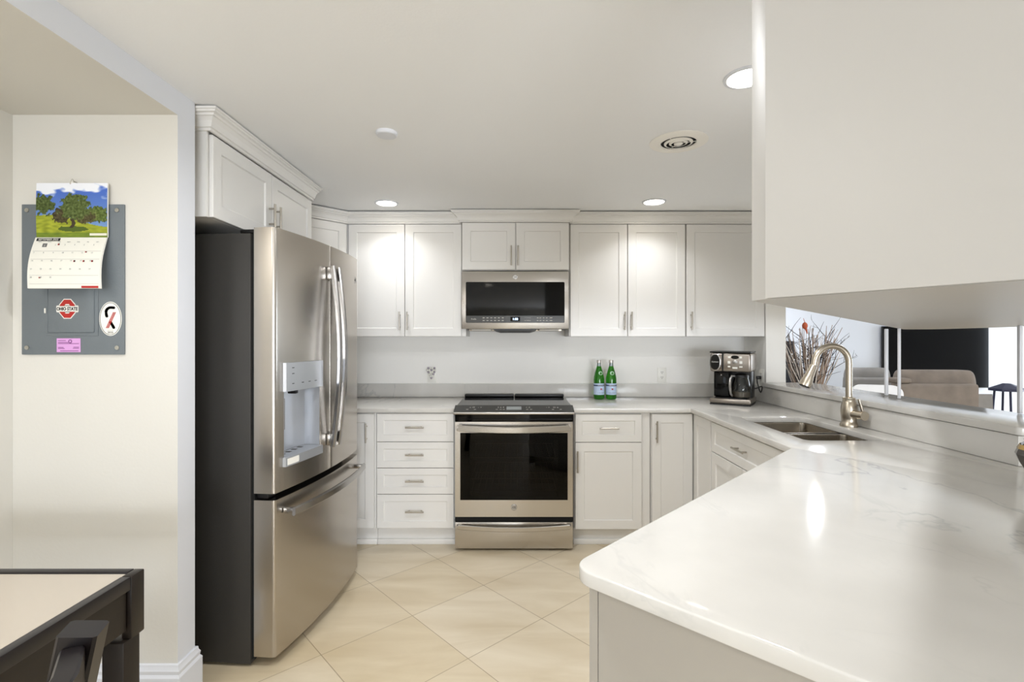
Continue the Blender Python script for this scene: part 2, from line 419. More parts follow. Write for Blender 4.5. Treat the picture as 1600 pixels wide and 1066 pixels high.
# ------------------------------------------------------------------ ceiling fittings
def downlight(x, y, label, r=0.078, grp='recessed ceiling lights', watts=None, spread=165):
    t = thing('recessed_light', label, 'ceiling light', (x, y, CEIL), 0, grp)
    b = MB(); b.lathe([(r*0.82, -0.002), (r*0.84, -0.007), (r*0.98, -0.006), (r, 0)], n=40, cap0=False, cap1=False); b.build('trim_ring', M['trim'], t)
    b = MB(); b.lathe([(r*0.83, -0.0005), (r*0.83, -0.0035)], n=40); b.build('lens', M['lamp'], t)
    d = bpy.data.lights.new('lamp', 'AREA'); d.shape = 'DISK'; d.size = r*1.5; d.energy = watts or DOWN_W; d.spread = radians(spread); d.color = (0.935, 0.96, 1.0)
    o = bpy.data.objects.new('lamp', d); COL.objects.link(o); o.parent = t; o.location = (0, 0, -0.012)
downlight(-0.859, 3.317, 'round lit ceiling light above the two-door wall cabinet by the fridge', watts=1.15, spread=125)
downlight(0.91, 3.286, 'round lit ceiling light above the tall wall cabinets over the bottles', watts=1.15, spread=125)
downlight(0.800, 1.727, 'round lit ceiling light half hidden by the hanging white cabinet', watts=5.5)
downlight(-0.45, 1.22, 'unseen ceiling light added for fill near the table side of the kitchen', watts=6.5)  # extra lamp just above the view, added to light the kitchen
downlight(-0.45, -1.2, 'unseen ceiling light added for fill, behind the viewpoint on the table side', watts=3)  # unseen lamp added behind the camera for ambient light
downlight(0.75, -1.6, 'unseen ceiling light added for fill, behind the viewpoint on the bar side', watts=3)  # second unseen fill lamp added behind the camera
t = thing('ceiling_fixture', 'round frosted ceiling fixture over the dining table', 'ceiling light', (-1.55, 0.35, DZ))
b = MB(); b.lathe([(0.15, -0.001), (0.15, -0.02), (0.12, -0.06), (0.06, -0.085), (0.0001, -0.09)], n=32, cap0=False, cap1=False); b.build('shade', M['lamp2'], t)
d = bpy.data.lights.new('bulb', 'AREA'); d.shape = 'DISK'; d.size = 0.25; d.energy = 4.5; d.color = (1, 0.98, 0.95)
o = bpy.data.objects.new('bulb', d); COL.objects.link(o); o.parent = t; o.location = (0, 0, -0.10)
downlight(3.50, 6.20, 'round lit living room ceiling light near the screen wall', grp='living room ceiling lights')
downlight(3.39, 3.75, 'round lit living room ceiling light above the bar side', grp='living room ceiling lights')
downlight(5.6, 4.2, 'round lit living room ceiling light above the sofas', grp='living room ceiling lights')

b = MB(); b.lathe([(0.0001, -0.016), (0.042, -0.016), (0.046, -0.012), (0.046, 0)], c=(-0.567, 2.19, CEIL), n=32, cap1=False, cap0=False)
tag(b.build('sprinkler_cover', M['trim']), 'small plain white round cover plate on the kitchen ceiling', 'ceiling cover')

t = thing('ceiling_vent', 'round cream air vent with dark ring slots on the ceiling', 'vent', (0.748, 2.297, CEIL))
b = MB(); b.lathe([(0.078, -0.002), (0.081, -0.008), (0.090, -0.009), (0.120, -0.006), (0.130, -0.002), (0.130, 0)], n=48, cap0=False, cap1=False); b.build('rim', M['vent'], t)
b = MB(); b.lathe([(0.0001, -0.001), (0.083, -0.001)], n=40, cap0=False, cap1=False); b.build('duct', M['blackm'], t)
b = MB()
for r0, r1 in ((0.054, 0.064), (0.032, 0.042)):
    b.lathe([(r0, -0.011), (r1, -0.006), (r1, -0.003), (r0, -0.008), (r0, -0.011)], n=40, cap0=False, cap1=False)
b.build('louver_ring', M['vent'], t)
b = MB(); b.lathe([(0.0001, -0.014), (0.014, -0.013), (0.020, -0.009), (0.020, -0.006), (0.0001, -0.006)], n=24, cap0=False, cap1=False); b.build('hub', M['vent'], t)
b = MB()
for k in range(3):
    a = 2*pi*k/3+1.8; b.cyl((0.015*cos(a), 0.015*sin(a), -0.006), (0.082*cos(a), 0.082*sin(a), -0.004), 0.0018, 8)
b.build('spoke', M['vent'], t)

# ------------------------------------------------------------------ cabinets
def vhandle(parent, x, z0, z1, y=0.0, r=0.0055, out=0.030):
    b = MB(); b.cyl((x, y-out, z0), (x, y-out, z1), r, 14)
    for z in (z0+0.022, z1-0.022): b.cyl((x, y-0.0005, z), (x, y-out, z), r*0.85, 10)
    return b.build('handle', M['nickel'], parent, 'satin nickel bar handle')
def hhandle(parent, x0, x1, z, y=0.0, r=0.0055, out=0.030):
    b = MB(); b.cyl((x0, y-out, z), (x1, y-out, z), r, 14)
    for x in (x0+0.02, x1-0.02): b.cyl((x, y-0.0005, z), (x, y-out, z), r*0.85, 10)
    return b.build('handle', M['nickel'], parent, 'satin nickel bar handle')
def door(parent, x0, x1, z0, z1, name='door', stile=0.056, y=0.0):
    b = MB(); b.shaker(x0+0.0015, x1-0.0015, z0, z1, y, stile=stile)
    return b.build(name, M['cab'], parent, smooth=False)
def body(parent, x0, x1, y0, y1, z0, z1, name='body'):
    b = MB(); b.box(x0, x1, y0, y1, z0, z1, 0.001, 1); return b.build(name, M['cab'], parent, smooth=False)

UZ0, UZ1 = 1.384, 2.186
# wall cabinet between the corner unit and the microwave
t = thing('wall_cabinet', 'white two-door wall cabinet above the drawers, between corner cabinet and microwave', 'cabinet', (-1.204, YU, UZ0))
body(t, 0.001, 0.846, 0.021, 0.327, 0, 0.87)
d = door(t, 0.006, 0.409, 0, UZ1-UZ0); vhandle(d, 0.376, 0.045, 0.175)
d = door(t, 0.411, 0.816, 0, UZ1-UZ0); vhandle(d, 0.432, 0.045, 0.175)
# wall cabinet beyond the microwave
t = thing('wall_cabinet', 'white two-door wall cabinet hanging above the green bottles', 'cabinet', (0.389, YU, UZ0))
body(t, -0.006, 0.826, 0.021, 0.327, 0, 0.87)
d = door(t, 0.0, 0.409, 0, UZ1-UZ0); vhandle(d, 0.388, 0.045, 0.175)
d = door(t, 0.412, 0.824, 0, UZ1-UZ0); vhandle(d, 0.436, 0.045, 0.175)
t = thing('wall_cabinet', 'white one-door wall cabinet hanging above the coffee maker', 'cabinet', (1.218, YU, UZ0))
body(t, 0.002, 0.564, 0.021, 0.327, 0, 0.87)
d = door(t, 0.002, 0.562, 0, UZ1-UZ0); vhandle(d, 0.034, 0.045, 0.175)
# over the microwave
t = thing('wall_cabinet', 'short white two-door cabinet directly over the microwave', 'cabinet', (-0.384, 3.53, 1.852))
body(t, 0.003, 0.761, 0.021, 0.367, 0, 0.40)
d = door(t, 0.003, 0.381, 0.004, 0.336); vhandle(d, 0.352, 0.030, 0.170)
d = door(t, 0.384, 0.761, 0.004, 0.336); vhandle(d, 0.400, 0.030, 0.170)
b = MB(); b.crown([(-0.003, 0.044), (-0.003, 0.0), (0.767, 0.0), (0.767, 0.044)], [(o*1.12, z-1.852+0.002) for o, z in CP]); b.build('crown_molding', M['cab'], t, ang=20)
# corner unit, door at 45 degrees
t = thing('corner_cabinet', 'white corner wall cabinet with angled door, partly hidden by the fridge', 'cabinet', (-1.50, 3.274, UZ0), pi/4)
b = MB(); b.prism([(-1.207, 3.600), (-1.207, 3.898), (XL+0.002, 3.898), (XL+0.002, 3.276), (-1.526, 3.276)], UZ0, 2.25); b.build('body', M['cab'], t, world=True, smooth=False)
door(t, 0.003, 0.414, 0, UZ1-UZ0)
# above the fridge
FZ = 1.855
t = thing('fridge_cabinet', 'white two-door cabinet high above the refrigerator', 'cabinet', (-1.220, 2.0, FZ), pi/2)
body(t, 0.002, 0.985, 0.022, 0.612, 0, 0.405)
b = MB(); b.box(-0.012, 0.000, 0.012, 0.612, -0.004, 0.405); b.build('side_panel', M['cab'], t, smooth=False)
d = door(t, 0.010, 0.496, 0, 0.331); vhandle(d, 0.468, 0.055, 0.175)
d = door(t, 0.499, 0.984, 0, 0.331); vhandle(d, 0.528, 0.055, 0.175)
b = MB(); b.crown([(-0.012, 0.07), (-0.012, 0.0), (0.985, 0.0)], [(o*1.05, z-FZ+0.002) for o, z in CP]); b.build('crown_molding', M['cab'], t, ang=20)

# base cabinets on the back wall
YF = 3.27
def toe(parent, x0, x1, y=0.06):
    b = MB(); b.box(x0, x1, y, y+0.015, 0.0, 0.115); b.build('toe_kick', M['cab'], parent, smooth=False)
    b = MB(); b.box(x0, x1, y-0.016, y-0.0005, 0.0, 0.036, 0.004); b.build('shoe_molding', M['cab'], parent)
t = thing('base_cabinet', 'narrow white base cabinet with one tall door beside the fridge', 'cabinet', (-1.190, YF, 0))
body(t, -0.18, 0.270, 0.021, 0.60, 0.115, 0.884); toe(t, -0.18, 0.270)
d = door(t, 0.0, 0.262, 0.125, 0.876); vhandle(d, 0.214, 0.690, 0.815)
t = thing('drawer_cabinet', 'white base cabinet with a column of four drawers beside the range', 'cabinet', (-0.914, YF, 0))
body(t, -0.004, 0.512, 0.021, 0.60, 0.115, 0.884); toe(t, -0.004, 0.512)
for z0, z1 in ((0.692, 0.876), (0.521, 0.688), (0.349, 0.517), (0.125, 0.345)):
    d = door(t, 0.002, 0.508, z0, z1, 'drawer', 0.042); zc = (z0+z1)/2+0.004
    hhandle(d, 0.195, 0.315, zc)
t = thing('base_cabinet', 'white base cabinet with one drawer over one door under the bottles', 'cabinet', (0.386, YF, 0))
body(t, -0.004, 0.498, 0.021, 0.60, 0.115, 0.884); toe(t, -0.004, 0.498)
d = door(t, 0.002, 0.440, 0.690, 0.872, 'drawer', 0.042); hhandle(d, 0.158, 0.285, 0.783)
d = door(t, 0.002, 0.440, 0.118, 0.685); vhandle(d, 0.016, 0.495, 0.635)
t = thing('corner_base_cabinet', 'white corner base cabinet with folding two-leaf door below the counter bend', 'cabinet', (0.889, YF, 0))
b = MB(); b.prism([(0.0, 0.021), (0.296, 0.021), (0.296, -0.296), (0.87, -0.296), (0.87, 0.60), (0.0, 0.60)], 0.115, 0.884); b.build('body', M['cab'], t, smooth=False)
b = MB(); b.prism([(0.0, 0.08), (0.35, 0.08), (0.35, -0.296), (0.80, -0.296), (0.80, 0.55), (0.0, 0.55)], 0, 0.114); b.build('toe_kick', M['cab'], t, smooth=False)
d = door(t, 0.002, 0.270, 0.118, 0.874); vhandle(d, 0.030, 0.690, 0.830)
b = MB(); b.shaker(0.003, 0.282, 0.118, 0.874)
bmesh.ops.transform(b.bm, matrix=Matrix.Translation((0.274, -0.004, 0)) @ Matrix.Rotation(-pi/2, 4, 'Z'), verts=b.bm.verts); b.build('door', M['cab'], t, smooth=False)
# sink base, facing the range side
t = thing('sink_cabinet', 'white base cabinet under the sink with one wide top front', 'cabinet', (1.163, 2.972, 0), -pi/2)
b = MB()
b.box(0.002, 0.018, 0.021, 0.60, 0.115, 0.884); b.box(0.80, 0.816, 0.021, 0.60, 0.115, 0.884)
b.box(0.018, 0.80, 0.021, 0.60, 0.115, 0.133); b.box(0.018, 0.80, 0.59, 0.60, 0.133, 0.884)
b.box(0.018, 0.80, 0.021, 0.039, 0.133, 0.884); b.build('body', M['cab'], t, smooth=False)
b = MB(); b.box(0.0, 0.80, 0.075, 0.09, 0, 0.114); b.build('toe_kick', M['cab'], t, smooth=False)
d = door(t, 0.002, 0.812, 0.700, 0.872, 'drawer', 0.045); hhandle(d, 0.345, 0.475, 0.792)
door(t, 0.002, 0.406, 0.118, 0.695); door(t, 0.408, 0.812, 0.118, 0.695)

# peninsula: runs at about 45 degrees towards the camera
PC = Vector((0.105, 0.985))                                        # counter corner
EL = Vector((0.690, 0.724)).normalized(); EE = Vector((EL.y, -EL.x))       # along the peninsula / along its end
t = thing('peninsula_cabinet', 'white peninsula base cabinet with plain end panel under the counter end', 'cabinet', (PC.x, PC.y, 0), 0)
o0 = PC+EL*0.034+EE*0.03
pp = [o0, o0+EE*1.05, o0+EE*1.05+EL*0.55, o0+EL*1.30+EE*0.56, o0+EL*1.30]
b = MB(); b.prism([(p.x, p.y) for p in pp], 0.10, 0.884); b.build('body', M['cab'], t, world=True, smooth=False)
tk = [o0+EL*0.02+EE*0.06, o0+EL*0.02+EE*1.03, o0+EE*1.03+EL*0.53, o0+EL*1.28+EE*0.5, o0+EL*1.28+EE*0.06]
b = MB(); b.prism([(p.x, p.y) for p in tk], 0, 0.10); b.build('toe_kick', M['cab'], t, world=True, smooth=False)
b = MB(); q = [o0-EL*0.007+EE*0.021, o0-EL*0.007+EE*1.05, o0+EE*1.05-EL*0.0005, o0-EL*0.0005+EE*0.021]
b.prism([(p.x, p.y) for p in q], 0.012, 0.8835); b.build('end_panel', M['endshade'], t, world=True, smooth=False)
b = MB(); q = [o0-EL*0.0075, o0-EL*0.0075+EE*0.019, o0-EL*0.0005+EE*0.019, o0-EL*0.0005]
b.prism([(p.x, p.y) for p in q], 0.012, 0.8835); b.build('corner_stile', M['endshade'], t, world=True, smooth=False)

# ------------------------------------------------------------------ counters
def slab(name, outer, holes, z0, z1, bev=0.004):
    cu = bpy.data.curves.new(name, 'CURVE'); cu.dimensions = '2D'; cu.fill_mode = 'BOTH'
    cu.extrude = (z1-z0)/2-bev; cu.bevel_depth = bev; cu.bevel_resolution = 2; cu.offset = -bev
    for P in [outer]+holes:
        sp = cu.splines.new('POLY'); sp.points.add(len(P)-1); sp.use_cyclic_u = True
        for i, p in enumerate(P): sp.points[i].co = (p[0], p[1], 0, 1)
    ob = bpy.data.objects.new(name, cu); COL.objects.link(ob)
    dg = bpy.context.evaluated_depsgraph_get(); me = bpy.data.meshes.new_from_object(ob.evaluated_get(dg))
    bpy.data.objects.remove(ob); bpy.data.curves.remove(cu)
    b = MB(); b.mesh(me, Matrix.Translation((0, 0, (z0+z1)/2))); bpy.data.meshes.remove(me)
    bmesh.ops.remove_doubles(b.bm, verts=b.bm.verts, dist=1e-5)
    return b
CT0, CT1 = 0.885, 0.915
YE = 3.243
t = thing('countertop', 'white veined quartz countertop over the drawers beside the fridge', 'countertop', (-1.1, 3.57, CT0))
b = slab('slab', [(XL+0.002, YE), (-0.399, YE), (-0.399, YB-0.001), (XL+0.002, YB-0.001)], [], CT0, CT1); b.build('slab', M['quartz'], t, world=True)
b = MB(); b.box(XL+0.002, -0.3975, YB-0.021, YB-0.001, CT1+0.0005, 1.018, 0.0006, 1); b.build('backsplash', M['quartz'], t, world=True)
b = MB(); b.box(-0.397, 0.373, YB-0.021, YB-0.001, 0.90, 1.018, 0.0006, 1)
tag(b.build('backsplash', M['quartz']), 'white quartz backsplash strip on the wall behind the range', 'backsplash')
# main counter with the sink cut out
inner = Vector((1.137, 2.060))
cf = PC+EE*1.15
far = Vector((XR-0.003, 0)); s_ = (far.x-cf.x)/EL.x; far2 = cf+EL*s_
outer = [(0.376, YB-0.001), (0.376, YE), (1.137, YE), tuple(inner), tuple(PC), tuple(cf), tuple(far2), (XR-0.003, 3.0), (XR-0.003, YB-0.001)]
outer = round_poly(outer, {4: 0.05, 2: 0.012, 3: 0.02})
hole = rrect(1.285, 1.650, 2.205, 2.865, 0.03)
t = thing('countertop', 'large white quartz countertop with sink cut-out, turning into the angled peninsula', 'countertop', (1.2, 2.6, CT0))
b = slab('slab', outer, [hole], CT0, CT1); b.build('slab', M['quartz'], t, world=True)
b = MB(); b.box(0.3735, XR-0.022, YB-0.021, YB-0.001, CT1+0.0005, 1.018, 0.0006, 1); b.box(XR-0.021, XR-0.001, 1.752, YB-0.0215, CT1+0.0005, 1.022, 0.002)
b.build('backsplash', M['quartz'], t, world=True)
b = slab('bar_ledge', round_poly([(1.752, 3.556), (1.752, 1.735), (2.10, 1.735), (2.10, 3.556)], {1: 0.02, 2: 0.03}), [], 1.0255, 1.055)
tag(b.build('bar_ledge', M['quartz']), 'long raised white quartz bar ledge between the sink counter and living room', 'bar top')

# ------------------------------------------------------------------ sink and faucet
t = thing('sink', 'double bowl stainless undermount sink set in the white counter', 'sink', (1.4675, 2.535, 0.884))
for ya, yb in ((2.195, 2.518), (2.548, 2.875)):
    b = MB(); L = []
    for dx, z, r in ((-0.004, 0.8838, 0.03), (0.010, 0.8838, 0.03), (0.011, 0.876, 0.03), (0.014, 0.72, 0.035), (0.03, 0.695, 0.04), (0.06, 0.69, 0.04)):
        L.append([(x, y, z) for x, y in rrect(1.272+dx, 1.664-dx, ya+dx, yb-dx, r)])
    b.loft(L, cap0=False)
    for f in b.bm.faces: f.normal_flip()
    o = b.build('bowl', M['sinkst'], t, world=True, recalc=False)
    b = MB(); yc = (ya+yb)/2
    b.lathe([(0.0001, 0.6905), (0.03, 0.6905), (0.042, 0.694), (0.044, 0.6905)], c=(1.4675, yc, 0), n=28, cap0=False, cap1=False); b.build('drain', M['chrome'], t, world=True)
t = thing('faucet', 'brushed nickel gooseneck faucet with pull-down head behind the sink', 'faucet', (1.708, 2.56, CT1))
b = MB(); b.lathe([(0.040, 0.0), (0.041, 0.010), (0.036, 0.020), (0.0335, 0.028), (0.0345, 0.045), (0.037, 0.075), (0.036, 0.100), (0.030, 0.125), (0.027, 0.135), (0.0285, 0.140), (0.0285, 0.148), (0.018, 0.152)], n=36); b.build('base', M['fauc'], t)
b = MB(); R = 0.088; pts = [(0, 0, 0.15), (0, 0, 0.22)]+[(-R+R*cos(a), 0, 0.325+R*sin(a)) for a in [pi*k/16*0.93 for k in range(17)]]
e = Vector(pts[-1]); dvec = Vector((-sin(radians(12)), 0, -cos(radians(12)))); pts += [tuple(e+dvec*0.03)]
b.tube([Vector(p) for p in pts], 0.0155, 18, ref=(0, 1, 0)); b.build('neck', M['fauc'], t)
b = MB(); e2 = e+dvec*0.032; dv2 = Vector((-sin(radians(24)), 0, -cos(radians(24))))
b.tube([e2, e2+dv2*0.01, e2+dv2*0.05, e2+dv2*0.095, e2+dv2*0.115], [0.0165, 0.0185, 0.021, 0.029, 0.028], 20, ref=(0, 1, 0)); h_ = b.build('spray_head', M['fauc'], t)
b = MB(); b.tube([e2+dv2*0.1152, e2+dv2*0.119], [0.024, 0.023], 20, ref=(0, 1, 0)); b.build('nozzle', M['black'], h_)
b = MB(); b.cyl((0.004, -0.03, 0.068), (0.012, -0.095, 0.068), 0.021, 24); b.cyl((0.012, -0.0955, 0.068), (0.0125, -0.100, 0.068), 0.0225, 24)
h_ = b.build('handle', M['fauc'], t)
b = MB(); b.tube([(0.0105, -0.085, 0.088), (0.004, -0.084, 0.115), (-0.006, -0.082, 0.150)], [0.0065, 0.006, 0.0055], 12); b.build('lever', M['fauc'], h_)

# ------------------------------------------------------------------ refrigerator
FW = 0.85; FB = 0.036; FD = 0.104
def fy(u):  # bowed door front, in fridge coordinates (front = -y)
    return -(FD+FB*(1-(2*u/FW-1)**2))
def door_piece(b, u0, u1, z0, z1, rl=0, rr=0, yb=-0.014, n=14):
    P = []
    if rl: P += [(u0, yb), (u0, fy(u0)+rl)]+[(u0+rl*(1-cos(a)), fy(u0)+rl-(rl)*sin(a)+(fy(u0+rl)-fy(u0))*sin(a)) for a in (pi/8, pi/4, 3*pi/8)]
    else: P += [(u0, yb)]
    a0, a1 = u0+rl, u1-rr
    P += [(a0+(a1-a0)*i/n, fy(a0+(a1-a0)*i/n)) for i in range(n+1)]
    if rr: P += [(u1-rr*(1-cos(a)), fy(u1)+rr-rr*sin(a)+(fy(u1-rr)-fy(u1))*sin(a)) for a in (3*pi/8, pi/4, pi/8)]+[(u1, fy(u1)+rr), (u1, yb)]
    else: P += [(u1, yb)]
    b.prism(P, z0, z1)
FR = pi/2-radians(5.0)
t = thing('refrigerator', 'stainless french-door refrigerator with dispenser and dark grey side', 'refrigerator', (-1.100, 2.07, 0), FR)
b = MB(); b.box(0.0, FW, 0.0, 0.70, 0.012, 1.803, 0.004); b.build('body', M['dark'], t)
b = MB(); b.box(0.008, FW-0.008, -0.013, -0.0005, 0.03, 1.80); b.build('gasket', M['blackm'], t)
b = MB(); b.box(0.03, FW-0.03, 0.02, 0.66, 0.0, 0.0115); b.build('foot', M['black'], t)
b = MB(); b.box(0.004, 0.08, -0.06, 0.05, 1.8035, 1.820, 0.004); b.box(0.02, 0.06, -0.075, -0.02, 1.808, 1.826, 0.004); b.build('hinge_cover', M['black'], t)
b = MB(); b.box(FW-0.08, FW-0.004, -0.06, 0.05, 1.8035, 1.820, 0.004); b.build('hinge_cover', M['black'], t)
DT = 1.826; DB = 0.722; ua, ub = 0.055, 0.318
b = MB()
door_piece(b, 0.001, ua, DB, DT, rl=0.014, n=3); door_piece(b, ub, FW/2-0.0015, DB, DT, rr=0.004, n=4)
door_piece(b, ua, ub, 1.140, DT, n=8); door_piece(b, ua, ub, DB, 0.845, n=8); b.box(ua, ub, -0.045, -0.015, 0.845, 1.140)
dl = b.build('door', M['steelv'], t, ang=30)
b = MB(); door_piece(b, FW/2+0.0015, FW-0.001, DB, DT, rl=0.004, rr=0.014); dr = b.build('door', M['steelv'], t, ang=30)
b = MB(); door_piece(b, 0.001, FW-0.001, 0.045, 0.694, rl=0.014, rr=0.014, n=24); dw = b.build('freezer_drawer', M['steelv'], t, ang=30)
b = MB(); b.box(0.01, 0.07, -0.070, -0.02, 0.698, 0.718, 0.004); b.build('hinge', M['black'], t)
# dispenser
um = (ua+ub)/2
def strip(b, u0, u1, z0, z1, o0, o1, n=8):
    P = [(u0+(u1-u0)*i/n, fy(u0+(u1-u0)*i/n)-o1) for i in range(n+1)]+[(u1-(u1-u0)*i/n, fy(u1-(u1-u0)*i/n)-o0) for i in range(n+1)]
    b.prism(P, z0, z1)
b = MB(); strip(b, ua-0.006, ub+0.006, 1.140, 1.262, 0.0005, 0.016); dp = b.build('control_panel', M['dispenser'], dl)
for z, us in ((1.238, (0.085,)), (1.213, (0.085,)), (1.17, (0.085, 0.15, 0.20, 0.25))):
    for u in us:
        b = MB(); b.box(u, u+0.020, fy(u+0.010)-0.0166, fy(u+0.010)-0.012, z, z+0.003); b.build('button', M['greyglass'], dp)
b = MB(); n = 16
back = [(ua+0.004+(ub-ua-0.008)*i/n, -0.048-0.018*abs(2*i/n-1)**3) for i in range(n+1)]
lo = [(ua+0.001, fy(ua)-0.001)]+[(u, y) for u, y in back]+[(ub-0.001, fy(ub)-0.001)]
rows = [[b.bm.verts.new((u, y, z)) for u, y in lo] for z in (0.862, 1.139)]
for i in range(len(lo)-1): b.bm.faces.new((rows[0][i], rows[0][i+1], rows[1][i+1], rows[1][i]))
b.build('dispenser_recess', M['dispenser'], dl, recalc=False)
b = MB(); b.box(ua+0.03, ua+0.10, -0.062, -0.056, 0.96, 1.10, 0.003); b.build('paddle', M['dispdark'], dl)
b = MB(); b.box(um-0.012, um+0.012, -0.100, -0.060, 1.118, 1.139, 0.004); b.build('nozzle', M['black'], dl)
b = MB(); P = [(ua, -0.05), (ua, fy(ua)-0.014)]+[(ua+(ub-ua)*i/8, fy(ua+(ub-ua)*i/8)-0.016) for i in range(9)]+[(ub, -0.05)]
b.prism(P, 0.846, 0.861); strip(b, ua-0.008, ub+0.004, 0.822, 0.8595, 0.0005, 0.016); tr = b.build('drip_tray', M['dispenser'], dl)
b = MB(); strip(b, ua, ua+0.075, 0.828, 0.855, 0.0163, 0.0170); b.build('label_tag', M['white'], tr)
for u in (0.10, 0.15, 0.20, 0.25):
    b = MB(); b.box(u, u+0.02, -0.085, -0.06, 0.8612, 0.8618); b.build('drain_slot', M['slot'], tr)
# handles
for u, dd in ((FW/2-0.030, dl), (FW/2+0.030, dr)):
    b = MB(); pts = []
    for i in range(17):
        s = i/16; z = 0.835+s*(1.722-0.835); off = 0.028+0.036*sin(pi*s)
        pts.append((u, fy(u)-off, z))
    b.sweep_rect(pts, (1, 0, 0), 0.024, 0.024, 0.006)
    for z, zz in ((0.842, 0.90), (1.655, 1.718)): b.box(u-0.011, u+0.011, fy(u)-0.030, fy(u)-0.0005, z, zz, 0.004)
    b.build('handle', M['chrome'], dd, 'curved satin steel bar handle')
b = MB(); pts = []
for i in range(21):
    s = i/20; u = 0.045+s*(FW-0.09); pts.append((u, fy(u)-0.050-0.010*sin(pi*s), 0.636))
b.sweep_rect(pts, (0, 0, 1), 0.036, 0.018, 0.006)
for u in (0.058, FW-0.058): b.box(u-0.012, u+0.012, fy(u)-0.045, fy(u)-0.0005, 0.627, 0.649, 0.003)
b.build('handle', M['chrome'], dw, 'long bowed satin steel handle')
u = 0.79
def badge(parent, c, r, mat_=None):
    b = MB(); b.lathe([(r, 0), (r, 0.002), (r*0.86, 0.0026), (r*0.84, 0.0016), (0.0001, 0.0016)], c=c, n=28, axis='Y', cap1=False); o = b.build('badge', M['chrome'], parent)
    b = MB(); b.text('GE', r*0.95, (c[0], c[1]-0.0022, c[2])); b.build('lettering', M['greyglass'], o, smooth=False)
badge(dr, (u, fy(u)+0.001, 1.70), 0.019)

# ------------------------------------------------------------------ range
t = thing('range', 'stainless slide-in electric range between the base cabinets', 'oven', (-0.012, 3.205, 0))
RW = 0.379
b = MB(); b.box(-RW, RW, 0.05, 0.66, 0.03, 0.205); b.box(-RW, -RW+0.05, 0.05, 0.66, 0.205, 0.90); b.box(RW-0.05, RW, 0.05, 0.66, 0.205, 0.90)
b.box(-RW+0.05, RW-0.05, 0.60, 0.66, 0.205, 0.90); b.box(-RW+0.05, RW-0.05, 0.05, 0.60, 0.80, 0.90); b.box(-RW+0.05, RW-0.05, 0.05, 0.60, 0.205, 0.26)
b.build('body', M['black'], t, smooth=False)
b = MB(); b.box(-0.30, 0.30, 0.5905, 0.599, 0.2605, 0.7995); b.box(-0.31, -0.3005, 0.06, 0.59, 0.2605, 0.7995); b.box(0.3005, 0.31, 0.06, 0.59, 0.2605, 0.7995); b.box(-0.30, 0.30, 0.06, 0.59, 0.2605, 0.268); b.build('oven_cavity', M['cavity'], t, smooth=False)
for z in (0.36, 0.44, 0.58):
    b = MB(); b.tube([(-0.29, 0.10, z), (0.29, 0.10, z)], 0.004, 6); b.tube([(-0.29, 0.55, z), (0.29, 0.55, z)], 0.004, 6)
    for k in range(14): x = -0.28+k*0.56/13; b.tube([(x, 0.10, z), (x, 0.55, z)], 0.002, 5)
    b.build('oven_rack', M['rack'], t)
# oven door: steel frame around the window
b = MB(); z0, z1 = 0.222, 0.832; wx, wz0, wz1 = 0.345, 0.330, 0.762
b.box(-RW, RW, 0, 0.045, z0, wz0); b.box(-RW, RW, 0, 0.045, wz1, z1); b.box(-RW, -wx, 0, 0.045, wz0, wz1); b.box(wx, RW, 0, 0.045, wz0, wz1)
d = b.build('oven_door', M['steel'], t, smooth=False)
b = MB(); b.box(-wx, wx, 0.002, 0.006, wz0, wz1); b.build('window', M['oven'], d, smooth=False)
b = MB(); w2 = 0.285
b.box(-wx, -w2, 0.0075, 0.012, wz0, wz1); b.box(w2, wx, 0.0075, 0.012, wz0, wz1); b.box(-w2, w2, 0.0075, 0.012, wz0, wz0+0.022); b.box(-w2, w2, 0.0075, 0.012, wz1-0.05, wz1); b.build('window_border', M['bglass'], d, smooth=False)
def range_handle(zc, h, parent):
    b = MB(); pts = []
    for i in range(21):
        s = i/20; pts.append((-0.355+0.71*s, -0.032-0.018*sin(pi*s), zc-0.006+0.010*(2*s-1)**2))
    b.sweep_rect(pts, (0, 0, 1), h, 0.014, 0.004)
    for x in (-0.350, 0.350): b.box(x-0.014, x+0.014, -0.036, -0.0005, zc-h/2+0.004, zc+h/2-0.002, 0.003)
    b.build('handle', M['steel'], parent, 'broad curved steel handle')
range_handle(0.793, 0.040, d)
badge(d, (0.0, -0.0002, 0.283), 0.020)
b = MB(); b.box(-RW, RW, 0.012, 0.049, 0.190, 0.2205); b.build('vent_gap', M['blackm'], t, smooth=False)
b = MB(); b.box(-RW, RW, 0, 0.045, 0.018, 0.188, 0.003); d = b.build('storage_drawer', M['steel'], t)
range_handle(0.165, 0.030, d)
for x in (-0.34, 0.34):
    b = MB(); b.lathe([(0.018, 0), (0.018, 0.012), (0.012, 0.0175)], c=(x, 0.07, 0), n=16); b.build('foot', M['black'], t)
b = MB(); b.box(-RW, RW, 0.010, 0.049, 0.834, 0.882); b.box(-RW+0.005, RW-0.005, -0.004, 0.0095, 0.842, 0.848); b.build('vent_strip', M['bglass'], t, smooth=False)
b = MB(); b.box(-0.384, 0.384, -0.035, 0.05, 0.8845, 0.899, 0.002); b.build('front_strip', M['steel'], t)
b = MB(); b.loft([[(x, -0.035, 0.8995), (x, -0.032, 0.904), (x, 0.062, 0.932), (x, 0.075, 0.930), (x, 0.075, 0.8995)] for x in (-0.384, 0.384)]); cp = b.build('control_panel', M['greyglass'], t, smooth=False)
SL = math.atan2(0.028, 0.094)
def on_panel(x, s):  # s 0..1 up the slope
    return (x, -0.032+0.094*s-0.0006*sin(SL), 0.904+0.028*s+0.0006)
